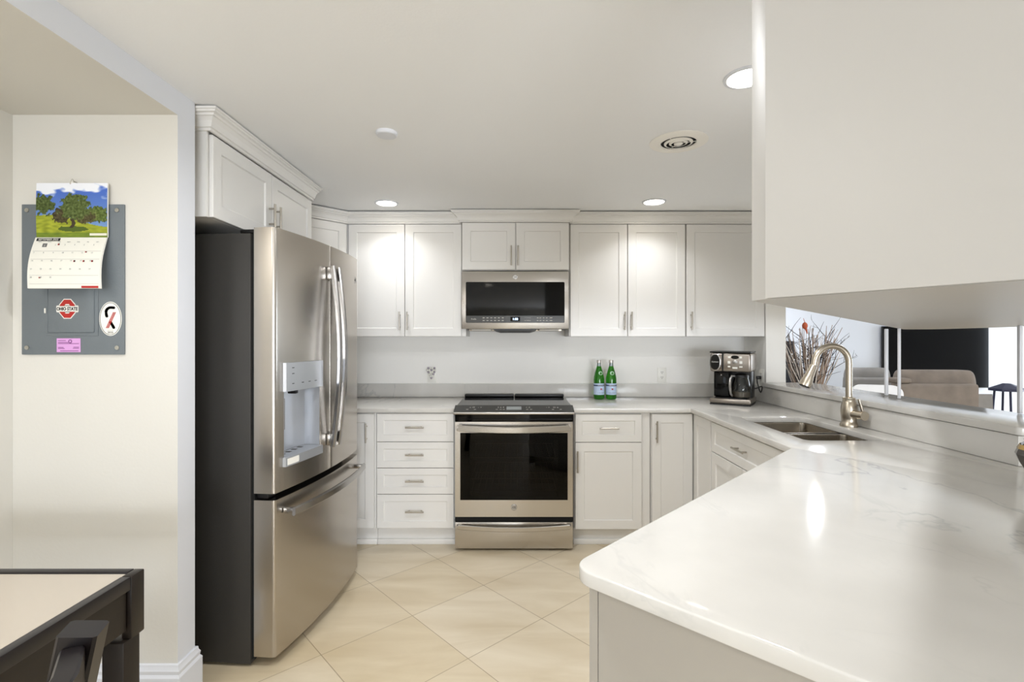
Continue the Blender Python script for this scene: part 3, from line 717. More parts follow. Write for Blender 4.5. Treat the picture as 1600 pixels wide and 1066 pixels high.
b = MB(); p = on_panel(0, 0.5); b.box(-0.048, 0.048, -0.024, 0.024, -0.0004, 0.0004, m=Matrix.Translation(p) @ Matrix.Rotation(SL, 4, 'X')); b.build('display', M['lcd'], cp, smooth=False)
b = MB()
for x, tx in ((-0.085, '3 6 9'), (-0.10, ''), (0.09, '+ 0'), (-0.27, 'o O'), (0.27, 'O o'), (-0.22, '- +'), (0.22, '- +')):
    if tx: b.text(tx, 0.022, on_panel(x, 0.62), (SL, 0, 0), 0.0002)
b.build('lettering', M['ink'], cp, smooth=False)
for x in (-0.30, -0.25, -0.11, -0.085, -0.065, 0.085, 0.11, 0.25, 0.30):
    b = MB(); b.box(-0.007, 0.007, -0.002, 0.002, -0.0002, 0.0003, m=Matrix.Translation(on_panel(x, 0.30)) @ Matrix.Rotation(SL, 4, 'X')); b.build('button', M['ink'], cp, smooth=False)
b = MB(); b.box(-0.384, 0.384, 0.0755, 0.670, 0.9005, 0.921, 0.001, 1); b.build('cooktop', M['bglass'], t)
for x0, x1 in ((-0.378, -0.004), (0.004, 0.378)):
    b = MB(); b.box(x0, x1, 0.600, 0.655, 0.9215, 0.944, 0.006); b.build('rear_vent', M['black'], t)

# ------------------------------------------------------------------ microwave
t = thing('microwave', 'stainless over-the-range microwave with wide black glass door', 'microwave', (-0.0045, 3.52, 1.437))
MW = 0.379; MH = 0.406
b = MB(); b.box(-MW, MW, 0.035, 0.375, 0.0, MH); b.build('body', M['dark'], t, smooth=False)
b = MB(); b.box(-MW, MW, 0, 0.034, 0.0, MH, 0.004); d = b.build('door', M['steel'], t)
b = MB(); L = [[(x, y, z) for x, z in rrect(-0.348, 0.348, 0.042, 0.330, 0.008)] for y in (-0.0035, -0.0005)]; b.loft(L); w = b.build('window', M['bglass'], d)
b = MB(); b.box(-0.346, 0.346, -0.0045, -0.0038, 0.044, 0.092); b.build('control_strip', M['greyglass'], d, smooth=False)
b = MB(); b.box(-0.034, 0.034, -0.0055, -0.0047, 0.052, 0.084); dsp = b.build('display', M['bglass'], d, smooth=False)
b = MB(); b.text('1:58', 0.021, (0, -0.0060, 0.068), sx=1.1); b.build('lettering', M['glow'], dsp, smooth=False)
b = MB(); b.text('Profile', 0.014, (-0.292, -0.0048, 0.068))
b.text('1 2 3 4 5', 0.012, (0.088, -0.0048, 0.077)); b.text('6 7 8 9 0', 0.012, (0.088, -0.0048, 0.058))
b.build('lettering', M['ink'], d, smooth=False)
for x, w_ in [(x0+i*0.027, 0.007) for x0 in (-0.222, -0.142) for i in range(3)]+[(x, 0.006) for x in (0.158, 0.178, 0.20, 0.222)]+[(0.252, 0.009)]:
    for z in (0.077, 0.058):
        b = MB(); b.box(x-w_, x+w_, -0.0051, -0.0047, z-0.0023, z+0.0023); b.build('button', M['ink'], d, smooth=False)
badge(d, (0, -0.0002, 0.366), 0.017)
b = MB(); L = [[(x*(1-k*0.12), 0.03+0.05*k, z-0.018*k) for x, z in ((-0.16, -0.0005), (0.16, -0.0005), (0.12, -0.010), (-0.12, -0.010))] for k in (0, 1)]; b.loft(L); b.build('vent', M['black'], t, smooth=False)
for x in (-0.24, 0.24):
    b = MB(); b.box(x-0.07, x+0.07, 0.02, 0.14, -0.014, -0.0005, 0.004); b.build('task_light', M['ink'], t)
b = MB(); b.box(-0.34, 0.34, 0.16, 0.36, -0.012, -0.0005); b.build('grease_filter', M['rack'], t, smooth=False)

# ------------------------------------------------------------------ things on the counters
def make_bottle(x, y, rz, label):
    t = thing('water_bottle', label, 'bottle', (x, y, CT1+0.0005), rz, 'green water bottles')
    b = MB(); b.lathe([(0.0001, 0.004), (0.030, 0.0), (0.037, 0.004), (0.0395, 0.012), (0.0395, 0.150), (0.037, 0.170), (0.030, 0.200), (0.021, 0.230), (0.0145, 0.252), (0.0135, 0.268), (0.0150, 0.270), (0.0150, 0.276), (0.0001, 0.278)], n=36, cap0=False, cap1=False); b.build('glass', M['green'], t)
    b = MB(); b.lathe([(0.0152, 0.2705), (0.0165, 0.272), (0.0165, 0.290), (0.0145, 0.2925), (0.0001, 0.293)], n=28, cap0=False, cap1=False); b.build('cap', M['capm'], t)
    b = MB(); b.lathe([(0.0165, 0.247), (0.0146, 0.262), (0.0146, 0.2695)], n=28, cap0=False, cap1=False); b.build('neck_foil', M['foil'], t)
    b = MB(); b.lathe([(0.0400, 0.036), (0.0400, 0.120)], n=40, cap0=False, cap1=False); lb = b.build('label', M['lblue'], t)
    b = MB(); b.lathe([(0.0401, 0.100), (0.0401, 0.109)], n=40, cap0=False, cap1=False)
    def wr(co, z, r=0.0402): a = co.x/r; return Vector((r*sin(a), -(r+co.z)*cos(a), z+co.y))
    b.text('ACQUA MINERALE', 0.007, None, warp=lambda co: wr(co, 0.050)); b.build('label_band', M['blue'], lb, smooth=False)
    b = MB(); b.text('S.PELLEGRINO', 0.0085, None, warp=lambda co: wr(co, 0.1045, 0.0404)); b.build('lettering', M['white'], lb, smooth=False)
    b = MB(); P = [(0.010*(1 if k % 2 == 0 else 0.42)*sin(pi*k/5), 0.010*(1 if k % 2 == 0 else 0.42)*cos(pi*k/5)) for k in range(10)]
    b.loft([[wr(Vector((px, py, o)), 0.078) for px, py in P] for o in (0, 0.0004)]); b.build('star', M['red'], lb, smooth=False)
    b = MB(); ov = [(0.016*cos(a), 0.014*sin(a)) for a in [2*pi*k/24 for k in range(24)]]
    def shoulder(px, pz, o):
        z = 0.196+pz; r = 0.0395 if z < 0.15 else (0.037-(z-0.170)*(0.007/0.03) if z < 0.2 else 0.030-(z-0.200)*0.3)
        r += 0.0008+o; a = px/r; return (r*sin(a), -r*cos(a), z)
    b.loft([[shoulder(px, pz, o) for px, pz in ov] for o in (-0.0004, 0.0004)]); b.build('neck_label', M['lgreen'], t)
    return t
make_bottle(0.622, 3.735, 0.25, 'green glass water bottle nearer the range')
make_bottle(0.713, 3.735, 0.05, 'green glass water bottle on the coffee maker side of its twin')

t = thing('coffee_maker', 'black and steel coffee maker with button panel in the counter corner', 'coffee maker', (1.520, 3.49, CT1+0.0005), radians(-33))
hw = 0.132; fr, bk = -0.140, 0.120
b = MB(); b.box(-hw+0.01, hw-0.01, 0.0, bk, 0.0, 0.34, 0.012); b.box(-hw+0.03, hw-0.03, fr+0.02, 0.0, 0.002, 0.05, 0.005); b.build('body', M['black'], t)
b = MB(); b.box(-hw, hw, fr, bk+0.002, 0.010, 0.046, 0.012); b.build('base_trim', M['steeld'], t)
b = MB(); b.box(-hw+0.004, hw-0.004, fr+0.006, bk-0.004, 0.0, 0.0095); b.build('foot', M['black'], t)
b = MB(); b.box(-hw+0.002, hw, fr+0.012, bk, 0.225, 0.354, 0.016, 3); hd = b.build('brew_head', M['steeld'], t)
b = MB(); b.box(-hw, hw-0.002, fr+0.016, bk-0.002, 0.3545, 0.364, 0.004); b.build('lid', M['black'], t)
yf = fr+0.012
b = MB(); b.box(-hw+0.080, -hw+0.092, yf-0.001, yf+0.02, 0.23, 0.350); b.build('seam', M['black'], hd, smooth=False)
b = MB()
def oval(cx, cz, rx, rz, y): return [(cx+rx*cos(a), y, cz+rz*math.copysign(abs(sin(a))**0.8, sin(a))) for a in [2*pi*k/32 for k in range(32)]]
b.loft([oval(-0.092, 0.291, 0.035, 0.060, yf+0.004), oval(-0.092, 0.291, 0.035, 0.060, yf-0.012), oval(-0.092, 0.291, 0.030, 0.055, yf-0.014)]); pl = b.build('pod_lid', M['chrome'], t)
b = MB(); b.loft([oval(-0.092, 0.291, 0.029, 0.053, yf-0.0143), oval(-0.092, 0.291, 0.028, 0.052, yf-0.017)]); b.build('pod_window', M['bglass'], pl)
b = MB(); b.text('Cuisinart', 0.012, (-0.092, yf-0.0174, 0.293)); b.build('lettering', M['plate'], pl, smooth=False)
b = MB(); b.loft([oval(0.032, 0.326, 0.024, 0.012, yf-0.0002), oval(0.032, 0.326, 0.023, 0.011, yf-0.004)]); b.build('display', M['bglass'], hd)
b = MB()
for x, z, w_, h_ in ((-0.004, 0.326, 0.008, 0.007), (0.068, 0.326, 0.008, 0.007), (-0.005, 0.291, 0.009, 0.009), (0.069, 0.291, 0.009, 0.009), (-0.005, 0.262, 0.008, 0.005), (0.069, 0.262, 0.010, 0.005), (0.032, 0.254, 0.016, 0.006)):
    b.box(x-w_, x+w_, yf-0.003, yf-0.0003, z-h_, z+h_, 0.002)
b.build('button', M['plate'], hd)
b = MB(); b.lathe([(0.016, 0), (0.016, 0.005), (0.013, 0.006), (0.0001, 0.006)], c=(0.032, yf-0.0003, 0.293), n=24, axis='Y', cap1=False); b.build('dial', M['chrome'], hd)
b = MB(); b.box(-hw+0.022, -0.012, fr+0.045, -0.0005, 0.052, 0.2245, 0.006); b.build('water_tank', M['bglass'], t)
b = MB()
m_ = Matrix.Rotation(radians(-33), 4, 'Z'); P0 = Vector((1.520, 3.49, CT1+0.0005))
o_ = (m_ @ Vector((0.062, -0.066, 0.047)))+P0
t2 = thing('coffee_carafe', 'glass coffee carafe with black handle standing in the coffee maker', 'carafe', tuple(o_), radians(-33))
b.lathe([(0.0001, 0.0), (0.048, 0.0), (0.056, 0.008), (0.060, 0.045), (0.056, 0.095), (0.046, 0.135), (0.043, 0.150), (0.0425, 0.150)], n=32, cap0=False, cap1=False); b.build('jug', M['clear'], t2)
b = MB(); b.lathe([(0.0435, 0.140), (0.0465, 0.142), (0.0465, 0.155), (0.043, 0.160), (0.030, 0.166), (0.0001, 0.168)], n=32, cap0=False, cap1=False); b.build('lid', M['black'], t2)
b = MB(); b.sweep_rect([(-0.035, -0.030, 0.150), (-0.052, -0.048, 0.152), (-0.060, -0.056, 0.13), (-0.062, -0.058, 0.08), (-0.058, -0.053, 0.03), (-0.05, -0.044, 0.018)], (0.68, -0.73, 0), 0.014, 0.016, 0.004); b.build('handle', M['chrome'], t2)
b = MB(); b.lathe([(0.0545, 0.010), (0.0555, 0.012), (0.0585, 0.045), (0.0001, 0.0455)], n=28, cap0=False, cap1=False); b.build('coffee', mat('pale_coffee', (120, 110, 96), 0.2), t2)

def outlet(name, label, loc, rz, plug=False):
    t = thing(name, label, 'outlet', loc, rz)
    b = MB(); b.box(-0.035, 0.035, -0.006, -0.0005, -0.057, 0.057, 0.003); b.build('cover_plate', M['plate'], t)
    for dz in (-0.020, 0.020):
        b = MB(); b.loft([[(x, y, dz+z) for x, z in rrect(-0.016, 0.016, -0.014, 0.014, 0.008)] for y in (-0.0062, -0.0080)]); s_ = b.build('socket', M['plate'], t)
        b = MB(); b.box(-0.008, -0.005, -0.0084, -0.0079, dz-0.002, dz+0.008); b.box(0.005, 0.008, -0.0084, -0.0079, dz-0.002, dz+0.008); b.box(-0.0025, 0.0025, -0.0084, -0.0079, dz-0.010, dz-0.005); b.build('slot', M['slot'], s_, smooth=False)
    return t
outlet('wall_outlet', 'white wall outlet on the back wall beside the bottles', (1.140, YB, 1.085), 0)
outlet('wall_outlet', 'white wall outlet on the short side wall behind the coffee maker', (XR, 3.62, 1.09), -pi/2)
t = outlet('wall_outlet', 'white wall outlet behind the grape-shaped night light', (-0.655, YB, 1.085), 0)
t = thing('night_light', 'small speckled grape-shaped night light on the wall beside the range', 'night light', (-0.655, YB-0.0095, 1.10))
b = MB(); b.box(-0.016, 0.016, -0.014, -0.0008, -0.035, 0.02, 0.003); b.build('body', M['plate'], t)
b = MB(); rows_ = [(0.040, 4), (0.024, 5), (0.008, 4), (-0.008, 3), (-0.024, 2), (-0.038, 1)]
k = 0
for z, n in rows_:
    for i in range(n):
        b.mi = 1 if k % 3 == 0 else 0; k += 1; b.sphere(((i-(n-1)/2)*0.016, -0.020, z), 0.0085, 10, 6)
b.build('grape_shade', [M['plate'], mat('grape_grey', (168, 160, 170), 0.4)], t)
# power cord of the coffee maker
b = MB(); base = P0+m_ @ Vector((0.10, 0.131, 0.10))
pts = [base, base+Vector((0.02, -0.02, 0.0)), Vector((1.735, 3.52, 1.03)), Vector((1.745, 3.56, 0.985)), Vector((1.740, 3.59, 1.04)), Vector((1.745, 3.61, 1.075)), Vector((1.762, 3.62, 1.085))]
def smooth(pts, n=8):
    P = [Vector(p) for p in pts]; out = []
    for i in range(len(P)-1):
        p0, p1, p2, p3 = P[max(i-1, 0)], P[i], P[i+1], P[min(i+2, len(P)-1)]
        for k in range(n):
            s = k/n; out.append(0.5*((2*p1)+(p2-p0)*s+(2*p0-5*p1+4*p2-p3)*s*s+(3*p1-p0-3*p2+p3)*s**3))
    return out+[P[-1]]
b.tube(smooth(pts), 0.004, 8); b.box(1.745, 1.7762, 3.607, 3.633, 1.074, 1.097, 0.004)
tag(b.build('power_cord', M['black']), 'black power cord plugged into the side wall outlet', 'cord')

# dark pot at the end of the counter
t = thing('ceramic_pot', 'dark brown glazed pot with gold band at the bar end', 'pot', (1.556, 1.45, CT1+0.0005))
b = MB(); b.lathe([(0.0001, 0), (0.034, 0), (0.036, 0.006), (0.050, 0.045), (0.070, 0.085), (0.077, 0.105), (0.070, 0.125), (0.056, 0.142), (0.058, 0.150), (0.052, 0.150), (0.050, 0.142), (0.0001, 0.10)], n=14, cap0=False, cap1=False); b.build('body', M['vase'], t, ang=12)
b = MB(); b.lathe([(0.0725, 0.1205), (0.0665, 0.1335)], n=14, cap0=False, cap1=False); b.build('gold_band', M['vasegold'], t)

# ------------------------------------------------------------------ hanging cabinet over the peninsula
HZ = 1.42
A_ = (0.364, 0.770); B_ = (0.3695, 0.738); F_ = (0.655, 0.290); G_ = (2.36, 2.33); C_ = (2.43, 3.10)
t = thing('hanging_cabinet', 'big plain white cabinet end hanging from the ceiling over the peninsula', 'cabinet', (1.2, 1.6, HZ))
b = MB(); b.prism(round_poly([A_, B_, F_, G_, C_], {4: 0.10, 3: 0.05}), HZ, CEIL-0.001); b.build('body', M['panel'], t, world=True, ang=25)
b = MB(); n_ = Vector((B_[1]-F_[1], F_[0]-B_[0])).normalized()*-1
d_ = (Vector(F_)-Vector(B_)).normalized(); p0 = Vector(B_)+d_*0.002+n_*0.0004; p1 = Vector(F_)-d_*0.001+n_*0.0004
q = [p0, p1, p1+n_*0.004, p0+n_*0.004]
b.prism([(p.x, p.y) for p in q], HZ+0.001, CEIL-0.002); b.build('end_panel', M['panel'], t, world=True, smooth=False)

# ------------------------------------------------------------------ breaker panel and calendar on the dining wall
YW = NY
t = thing('breaker_panel', 'grey metal breaker panel with stickers on the cream dining wall', 'breaker panel', (-1.6085, YW, 1.306))
b = MB(); b.box(-0.186, 0.186, -0.008, -0.0005, 0, 0.546, 0.002); cv = b.build('cover', M['grey'], t)
b = MB(); b.box(-0.096, 0.094, -0.0105, -0.0085, 0.068, 0.40, 0.001); b.box(-0.086, 0.082, -0.0135, -0.0108, 0.080, 0.392, 0.003); b.build('door', M['grey'], t)
b = MB(); b.box(-0.099, -0.094, -0.0140, -0.0085, 0.150, 0.168, 0.001); b.build('latch', M['plate'], t)
for x in (-0.165, 0.162):
    for z in (0.025, 0.524):
        b = MB(); b.lathe([(0.008, 0), (0.0075, 0.003), (0.0001, 0.0035)], c=(x, -0.0085, z), n=16, axis='Y', cap1=False); b.build('screw', M['screw'], t)
# round-letter sticker
cx, cz = -0.014, 0.166
st = MB()
def octa(rx, rz, c=0.42): return [(rx, -rz*c), (rx, rz*c), (rx*c, rz), (-rx*c, rz), (-rx, rz*c), (-rx, -rz*c), (-rx*c, -rz), (rx*c, -rz)]
def flat(b, poly, y0, y1, ox=0, oz=0): b.loft([[(ox+x, y, oz+z) for x, z in poly] for y in (y0, y1)])
def ring(b, po, pi_, y0, y1, ox, oz):
    n = len(po)
    for i in range(n):
        j = (i+1) % n
        b.loft([[(ox+p[0], y, oz+p[1]) for p in (po[i], po[j], pi_[j], pi_[i])] for y in (y0, y1)])
flat(st, octa(0.030, 0.036), -0.0137, -0.0141, cx, cz); flat(st, rrect(-0.040, 0.040, -0.013, 0.012, 0.004), -0.0137, -0.0141, cx, cz)
s1 = st.build('sticker', M['white'], t, 'red letter O sticker with dark lettering across', smooth=False)
b = MB(); ring(b, octa(0.027, 0.033), octa(0.014, 0.017), -0.0142, -0.0146, cx, cz); b.build('letter', M['red'], s1, smooth=False)
b = MB(); b.box(cx-0.037, cx+0.037, -0.0150, -0.0147, cz-0.0105, cz+0.0095); b.build('band', M['white'], s1, smooth=False)
b = MB(); b.text('OHIO STATE', 0.0165, (cx, -0.0153, cz-0.001), sx=0.80, ext=0.0002, bold=0.0006); b.build('lettering', M['inkblack'], s1, smooth=False)
# oval sticker
cx, cz = 0.138, 0.130; el = lambda a, c, n=40: [(a*cos(2*pi*k/n), c*sin(2*pi*k/n)) for k in range(n)]
b = MB(); flat(b, el(0.041, 0.062), -0.0085, -0.0090, cx, cz); s2 = b.build('sticker', M['white'], t, 'white oval sticker with dark ribbon and red stripes')
b = MB(); ring(b, el(0.0385, 0.0590), el(0.0368, 0.0573), -0.0091, -0.0094, cx, cz)
rib = smooth([(0.012, 0.040, 0), (-0.004, 0.040, 0), (-0.015, 0.030, 0), (-0.014, 0.012, 0), (-0.006, -0.004, 0), (0.004, -0.018, 0), (0.012, -0.032, 0)], 6)
for i, p in enumerate(rib):
    if i % 8 != 7 and not 20 <= i <= 27: flat(b, el(0.0055, 0.0050, 10), -0.0092, -0.0095, cx+p.x, cz+p.y)
b.text('2025', 0.011, (cx, -0.0092, cz-0.050)); b.text('.........................', 0.006, (cx, -0.0092, cz-0.040), sx=0.7); b.build('ribbon', M['inkblack'], s2, smooth=False)
b = MB()
for o in (-0.004, 0.0, 0.004):
    b.loft([[(cx+x+o, y, cz+z) for x, z in ((0.014, 0.024), (0.0165, 0.024), (-0.010, -0.034), (-0.0125, -0.034))] for y in (-0.0096, -0.0099)])
b.build('stripe', M['red'], s2, smooth=False)
# pink label
cx, cz = -0.014, 0.034
b = MB(); b.box(cx-0.043, cx+0.043, -0.0092, -0.0086, cz-0.025, cz+0.025); s3 = b.build('sticker', M['pink'], t, 'pink printed inspection label', smooth=False)
b = MB()
for x0, x1, z in ((-0.038, -0.010, 0.017), (-0.038, 0.0, 0.010), (-0.038, 0.038, 0.006), (-0.038, -0.018, -0.008), (-0.038, -0.014, -0.012), (0.018, 0.038, -0.007), (0.016, 0.038, -0.011), (-0.030, 0.036, -0.020)):
    b.box(cx+x0, cx+x1, -0.0096, -0.0093, cz+z-0.0011, cz+z+0.0011)
ring(b, el(0.007, 0.007, 14), el(0.004, 0.004, 14), -0.0093, -0.0096, cx+0.006, cz+0.014); b.build('lettering', M['purple'], s3, smooth=False)

def colour_grid(name, nx, nz, pos, col, parent):
    me = bpy.data.meshes.new(name); V = []; F = []
    for j in range(nz+1):
        for i in range(nx+1): V.append(pos(i/nx, j/nz))
    for j in range(nz):
        for i in range(nx): a = j*(nx+1)+i; F.append((a, a+1, a+nx+2, a+nx+1))
    me.from_pydata(V, [], F)
    ca = me.color_attributes.new('Col', 'FLOAT_COLOR', 'CORNER'); buf = []
    for j in range(nz):
        for i in range(nx):
            c = lin([max(0, min(255, v)) for v in col((i+0.5)/nx, (j+0.5)/nz)]); buf += [*c, 1]*4
    ca.data.foreach_set('color', buf)
    me.materials.append(M['picture']); me.polygons.foreach_set('use_smooth', [True]*len(F))
    o = bpy.data.objects.new(name, me); COL.objects.link(o); o.parent = parent; return o
def N(x, y, s, z=0): return noise.noise(Vector((x*s, y*s, z)))
def orchard(u, v):
    a = u*1.3
    cl = N(a, v*2, 3)+0.5*N(a, v*2, 8, 3)+1.5*(v-0.72)*2
    sky = [62+60*(1-v), 96+60*(1-v), 190]
    if cl > 0.25: k = min(1, (cl-0.25)*3); sky = [s*(1-k)+w*k for s, w in zip(sky, (236, 238, 244))]
    h = 0.40-0.16*u+0.05*sin(u*5)
    c = sky
    if v < h:
        k = N(a, v*3, 9, 5); c = [148+34*k, 156+30*k, 40+16*k]
        if ((u-0.52)/0.24)**2+((v-0.155)/0.055)**2+0.6*N(a, v*3, 12, 8) < 0.8: c = [74, 92, 26]
        if v < 0.09: c = [110+20*k, 130+20*k, 34]
    def blob(cx, cy, rx, ry, sd):
        d = ((u-cx)/rx)**2+((v-cy)/ry)**2+0.75*N(a, v, 14, sd)+0.35*N(a, v, 36, sd); return d < 0.85
    for cx, cy, rx, ry, sd, base in ((0.10, 0.60, 0.16, 0.20, 1, (70, 84, 34)), (0.88, 0.42, 0.16, 0.16, 2, (84, 100, 40)), (0.72, 0.40, 0.18, 0.14, 7, (90, 104, 44)), (0.36, 0.40, 0.14, 0.16, 4, (66, 58, 30)), (0.70, 0.36, 0.16, 0.12, 5, (72, 66, 34)), (0.55, 0.56, 0.24, 0.26, 3, (78, 92, 40))):
        if blob(cx, cy, rx, ry, sd): k = N(a, v, 26, sd+9)+0.6*N(a, v, 60, sd); c = [b_+46*k for b_ in base]
    if abs(u-0.51-0.02*sin(v*30)) < 0.026 and 0.17 < v < 0.34: c = [58, 46, 30]
    if 0.75 < u < 0.99 and 0.03 < v < 0.075: c = [225, 222, 205]
    return c
def page(u, v):
    c = [232, 230, 220]
    gx, gz = (u-0.03)/0.94*7, (v-0.08)/0.80*5
    if 0 <= gx <= 7 and 0 <= gz <= 5 and (abs(gz-round(gz)) < 0.035): c = [206, 204, 196]
    for mx, mz, w in ((0.36, 0.86, 0.014), (0.77, 0.70, 0.016), (0.63, 0.52, 0.014), (0.76, 0.52, 0.016), (0.88, 0.52, 0.014), (0.17, 0.20, 0.016)):
        if abs(u-mx) < w and abs(v-mz) < 0.018: c = [150, 40, 36] if u < mx else [30, 30, 34]
    if 0.14 < u < 0.20 and 0.80 < v < 0.87: c = [150, 150, 146] if (0.155 < u < 0.185 and 0.815 < v < 0.855) else [90, 90, 90]
    return c
t = thing('wall_calendar', 'open wall calendar with orchard photo hanging over the grey panel', 'calendar', (-1.600, YW, 1.925))
CW = 0.256
colour_grid('picture_page', 120, 92, lambda u, v: (-CW/2+CW*u, -0.0205-0.002*sin(pi*v), -0.196+0.196*v), orchard, t)
b = MB(); b.box(-CW/2, CW/2, -0.0195, -0.0150, -0.196, 0.0, 0.0008, 1); b.build('page_block', M['white'], t, smooth=False)
def lowpos(u, v):
    d = 1-v
    return (-CW/2+CW*u+0.020*d, -0.024-0.050*d-0.012*sin(pi*d), -0.197-0.188*d)
lp = colour_grid('date_page', 110, 80, lowpos, page, t)
b = MB(); n = 8
rows = []
for k in range(n+1):
    v = k/n; p0 = Vector(lowpos(0, v)); p1 = Vector(lowpos(1, v)); rows.append([p0+Vector((0, 0.001, 0)), p1+Vector((0.0, 0.001, 0)), p1+Vector((0, 0.005, -0.001)), p0+Vector((0, 0.005, -0.001))])
b.loft(rows); b.build('page_block', M['white'], t, smooth=False)
def onpage(u, v, off=0.0008): p = Vector(lowpos(u, v)); p.y -= off; return p
def warp_page(u0, v0, w, h):
    return lambda co: onpage(u0+co.x/CW, v0+co.y/0.19, 0.0008+co.z)
b = MB(); b.loft([[onpage(u, v, o) for u, v in ((0.03, 0.925), (0.36, 0.925), (0.36, 0.985), (0.03, 0.985))] for o in (0.0004, 0.0009)]); b.build('month_strip', M['inkblack'], lp, smooth=False)
b = MB(); b.text('SEPTEMBER 2025', 0.0098, None, warp=lambda co: onpage(0.195+co.x/CW, 0.955+co.y/0.19, 0.0012+co.z), ext=0.0001); b.build('lettering', M['white'], lp, smooth=False)
b = MB()
for d in range(1, 31):
    c_ = d % 7; r_ = d // 7
    b.text(str(d), 0.0075, None, warp=lambda co, c_=c_, r_=r_: onpage(0.05+c_*0.134+co.x/CW, 0.845-r_*0.16+co.y/0.19, 0.0008+co.z), ext=0.0001)
for i_, d in enumerate('SUN MON TUE WED THU FRI SAT'.split()):
    b.text(d, 0.0055, None, warp=lambda co, i_=i_: onpage(0.09+i_*0.134+co.x/CW, 0.905+co.y/0.19, 0.0008+co.z), ext=0.0001)
b.build('lettering', M['lcd'], lp, smooth=False)
b = MB(); b.loft([[onpage(u, v, o) for u, v in ((0.74, 0.004), (0.97, 0.004), (0.97, 0.045), (0.74, 0.045))] for o in (0.0004, 0.0009)]); b.build('red_strip', M['red'], lp, smooth=False)
b = MB(); b.tube(smooth([(0.006, -0.001, 0.004), (0.004, -0.018, 0.006), (-0.006, -0.022, -0.004), (0.002, -0.022, 0.014), (0.010, -0.022, 0.002)]), 0.0009, 6)
tag(b.build('wall_hook', M['nickel'], None), 'tiny wire hook holding the calendar on the wall', 'hook').location = (-1.600, YW, 1.925)

# ------------------------------------------------------------------ dining table and chair
TX = -0.974; TYB = 1.31; TYF = -0.30; TXL = -1.80; TZ = 0.76
t = thing('dining_table', 'dark espresso dining table with glossy glass inset top beside the cream wall', 'table', ((TX+TXL)/2, (TYB+TYF)/2, 0))
b = MB(); fw_ = 0.026
b.box(TXL+0.027, TX-0.027, TYB-fw_, TYB, TZ-0.034, TZ, 0.002); b.box(TXL+0.027, TX-0.027, TYF, TYF+fw_, TZ-0.034, TZ, 0.002)
b.box(TX-fw_, TX-0.001, TYF+0.046, TYB-0.046, TZ-0.034, TZ, 0.002); b.box(TXL+0.001, TXL+fw_, TYF+0.046, TYB-0.046, TZ-0.034, TZ, 0.002); b.build('top_frame', M['espresso'], t, world=True)
b = MB(); b.prism([(TXL+fw_+0.0005, TYF+fw_+0.02), (TX-fw_-0.0005, TYF+fw_+0.02), (TX-fw_-0.0005, TYB-fw_-0.0005), (TXL+fw_+0.0005, TYB-fw_-0.0005)], TZ-0.020, TZ-0.003); b.build('top_inset', M['tglass'], t, 'glossy glass inset top with the wall reflection in its colour', world=True, smooth=False)
b = MB(); a_ = 0.010
b.box(TXL+a_, TXL+a_+0.02, TYF+0.05, TYB-0.05, TZ-0.135, TZ-0.0345); b.box(TX-a_-0.02, TX-a_, TYF+0.05, TYB-0.05, TZ-0.135, TZ-0.0345)
b.box(TXL+0.05, TX-0.05, TYB-a_-0.02, TYB-a_, TZ-0.135, TZ-0.0345); b.box(TXL+0.05, TX-0.05, TYF+a_, TYF+a_+0.02, TZ-0.135, TZ-0.0345); b.build('apron', M['espresso2'], t, world=True, smooth=False)
for x in (TXL, TX):
    for y in (TYF, TYB):
        sx_ = 1 if x == TXL else -1; sy_ = 1 if y == TYF else -1
        xs = sorted((x, x+sx_*0.026)); ys = sorted((y, y+sy_*0.045)); xi = sorted((x+sx_*0.007, x+sx_*0.062)); yi = sorted((y+sy_*0.007, y+sy_*0.062))
        b = MB(); b.box(*xs, *ys, TZ-0.160, TZ, 0.003); b.box(*xi, *yi, 0, TZ-0.1605, 0.003); b.build('leg', M['espresso2'], t, world=True)
# chair tucked at the table's long side; its back stands parallel to the table edge
t = thing('dining_chair', 'dark espresso dining chair drawn up to the table', 'chair', (-0.640, 0.505, 0), radians(90+19))
# local: front = -y (to the table is +y here, so back rail at -y), x along the back
def post(b, x):
    b.sweep_rect([(x, 0.03, 0.0), (x, 0.0, 0.25), (x, -0.015, 0.46), (x, -0.05, 0.75), (x, -0.085, 0.942)], (1, 0, 0), 0.046, 0.048, 0.004)
hw_ = 0.20
CH = Matrix.Translation((0, 0, 0))
for x in (-hw_, hw_):
    b = MB(); post(b, x); b.build('back_post', M['espresso'], t)
b = MB(); b.sweep_rect([(-hw_+0.024, -0.0815, 0.902), (-0.1, -0.105, 0.907), (0, -0.112, 0.909), (0.1, -0.105, 0.907), (hw_-0.024, -0.0815, 0.902)], (0, 0, 1), 0.055, 0.028, 0.003); b.build('top_rail', M['espresso'], t)
b = MB(); b.sweep_rect([(-hw_+0.024, -0.02, 0.56), (0, -0.045, 0.56), (hw_-0.024, -0.02, 0.56)], (0, 0, 1), 0.05, 0.024, 0.003); b.build('lower_rail', M['espresso'], t)
for x in (-0.10, 0.0, 0.10):
    b = MB(); k = -0.018*(1-(x/0.176)**2); b.sweep_rect([(x, -0.025+k, 0.586), (x, -0.055+k*1.3, 0.75), (x, -0.0815+k*1.5, 0.873)], (1, 0, 0), 0.035, 0.012, 0.002); b.build('slat', M['espresso'], t)
b = MB(); b.box(-0.215, 0.215, 0.005, 0.40, 0.44, 0.48, 0.015, 3); b.build('seat', M['seat'], t)
for x in (-hw_, hw_):
    b = MB(); b.box(x-0.02, x+0.02, 0.36, 0.40, 0, 0.4395, 0.003); b.build('leg', M['espresso'], t)

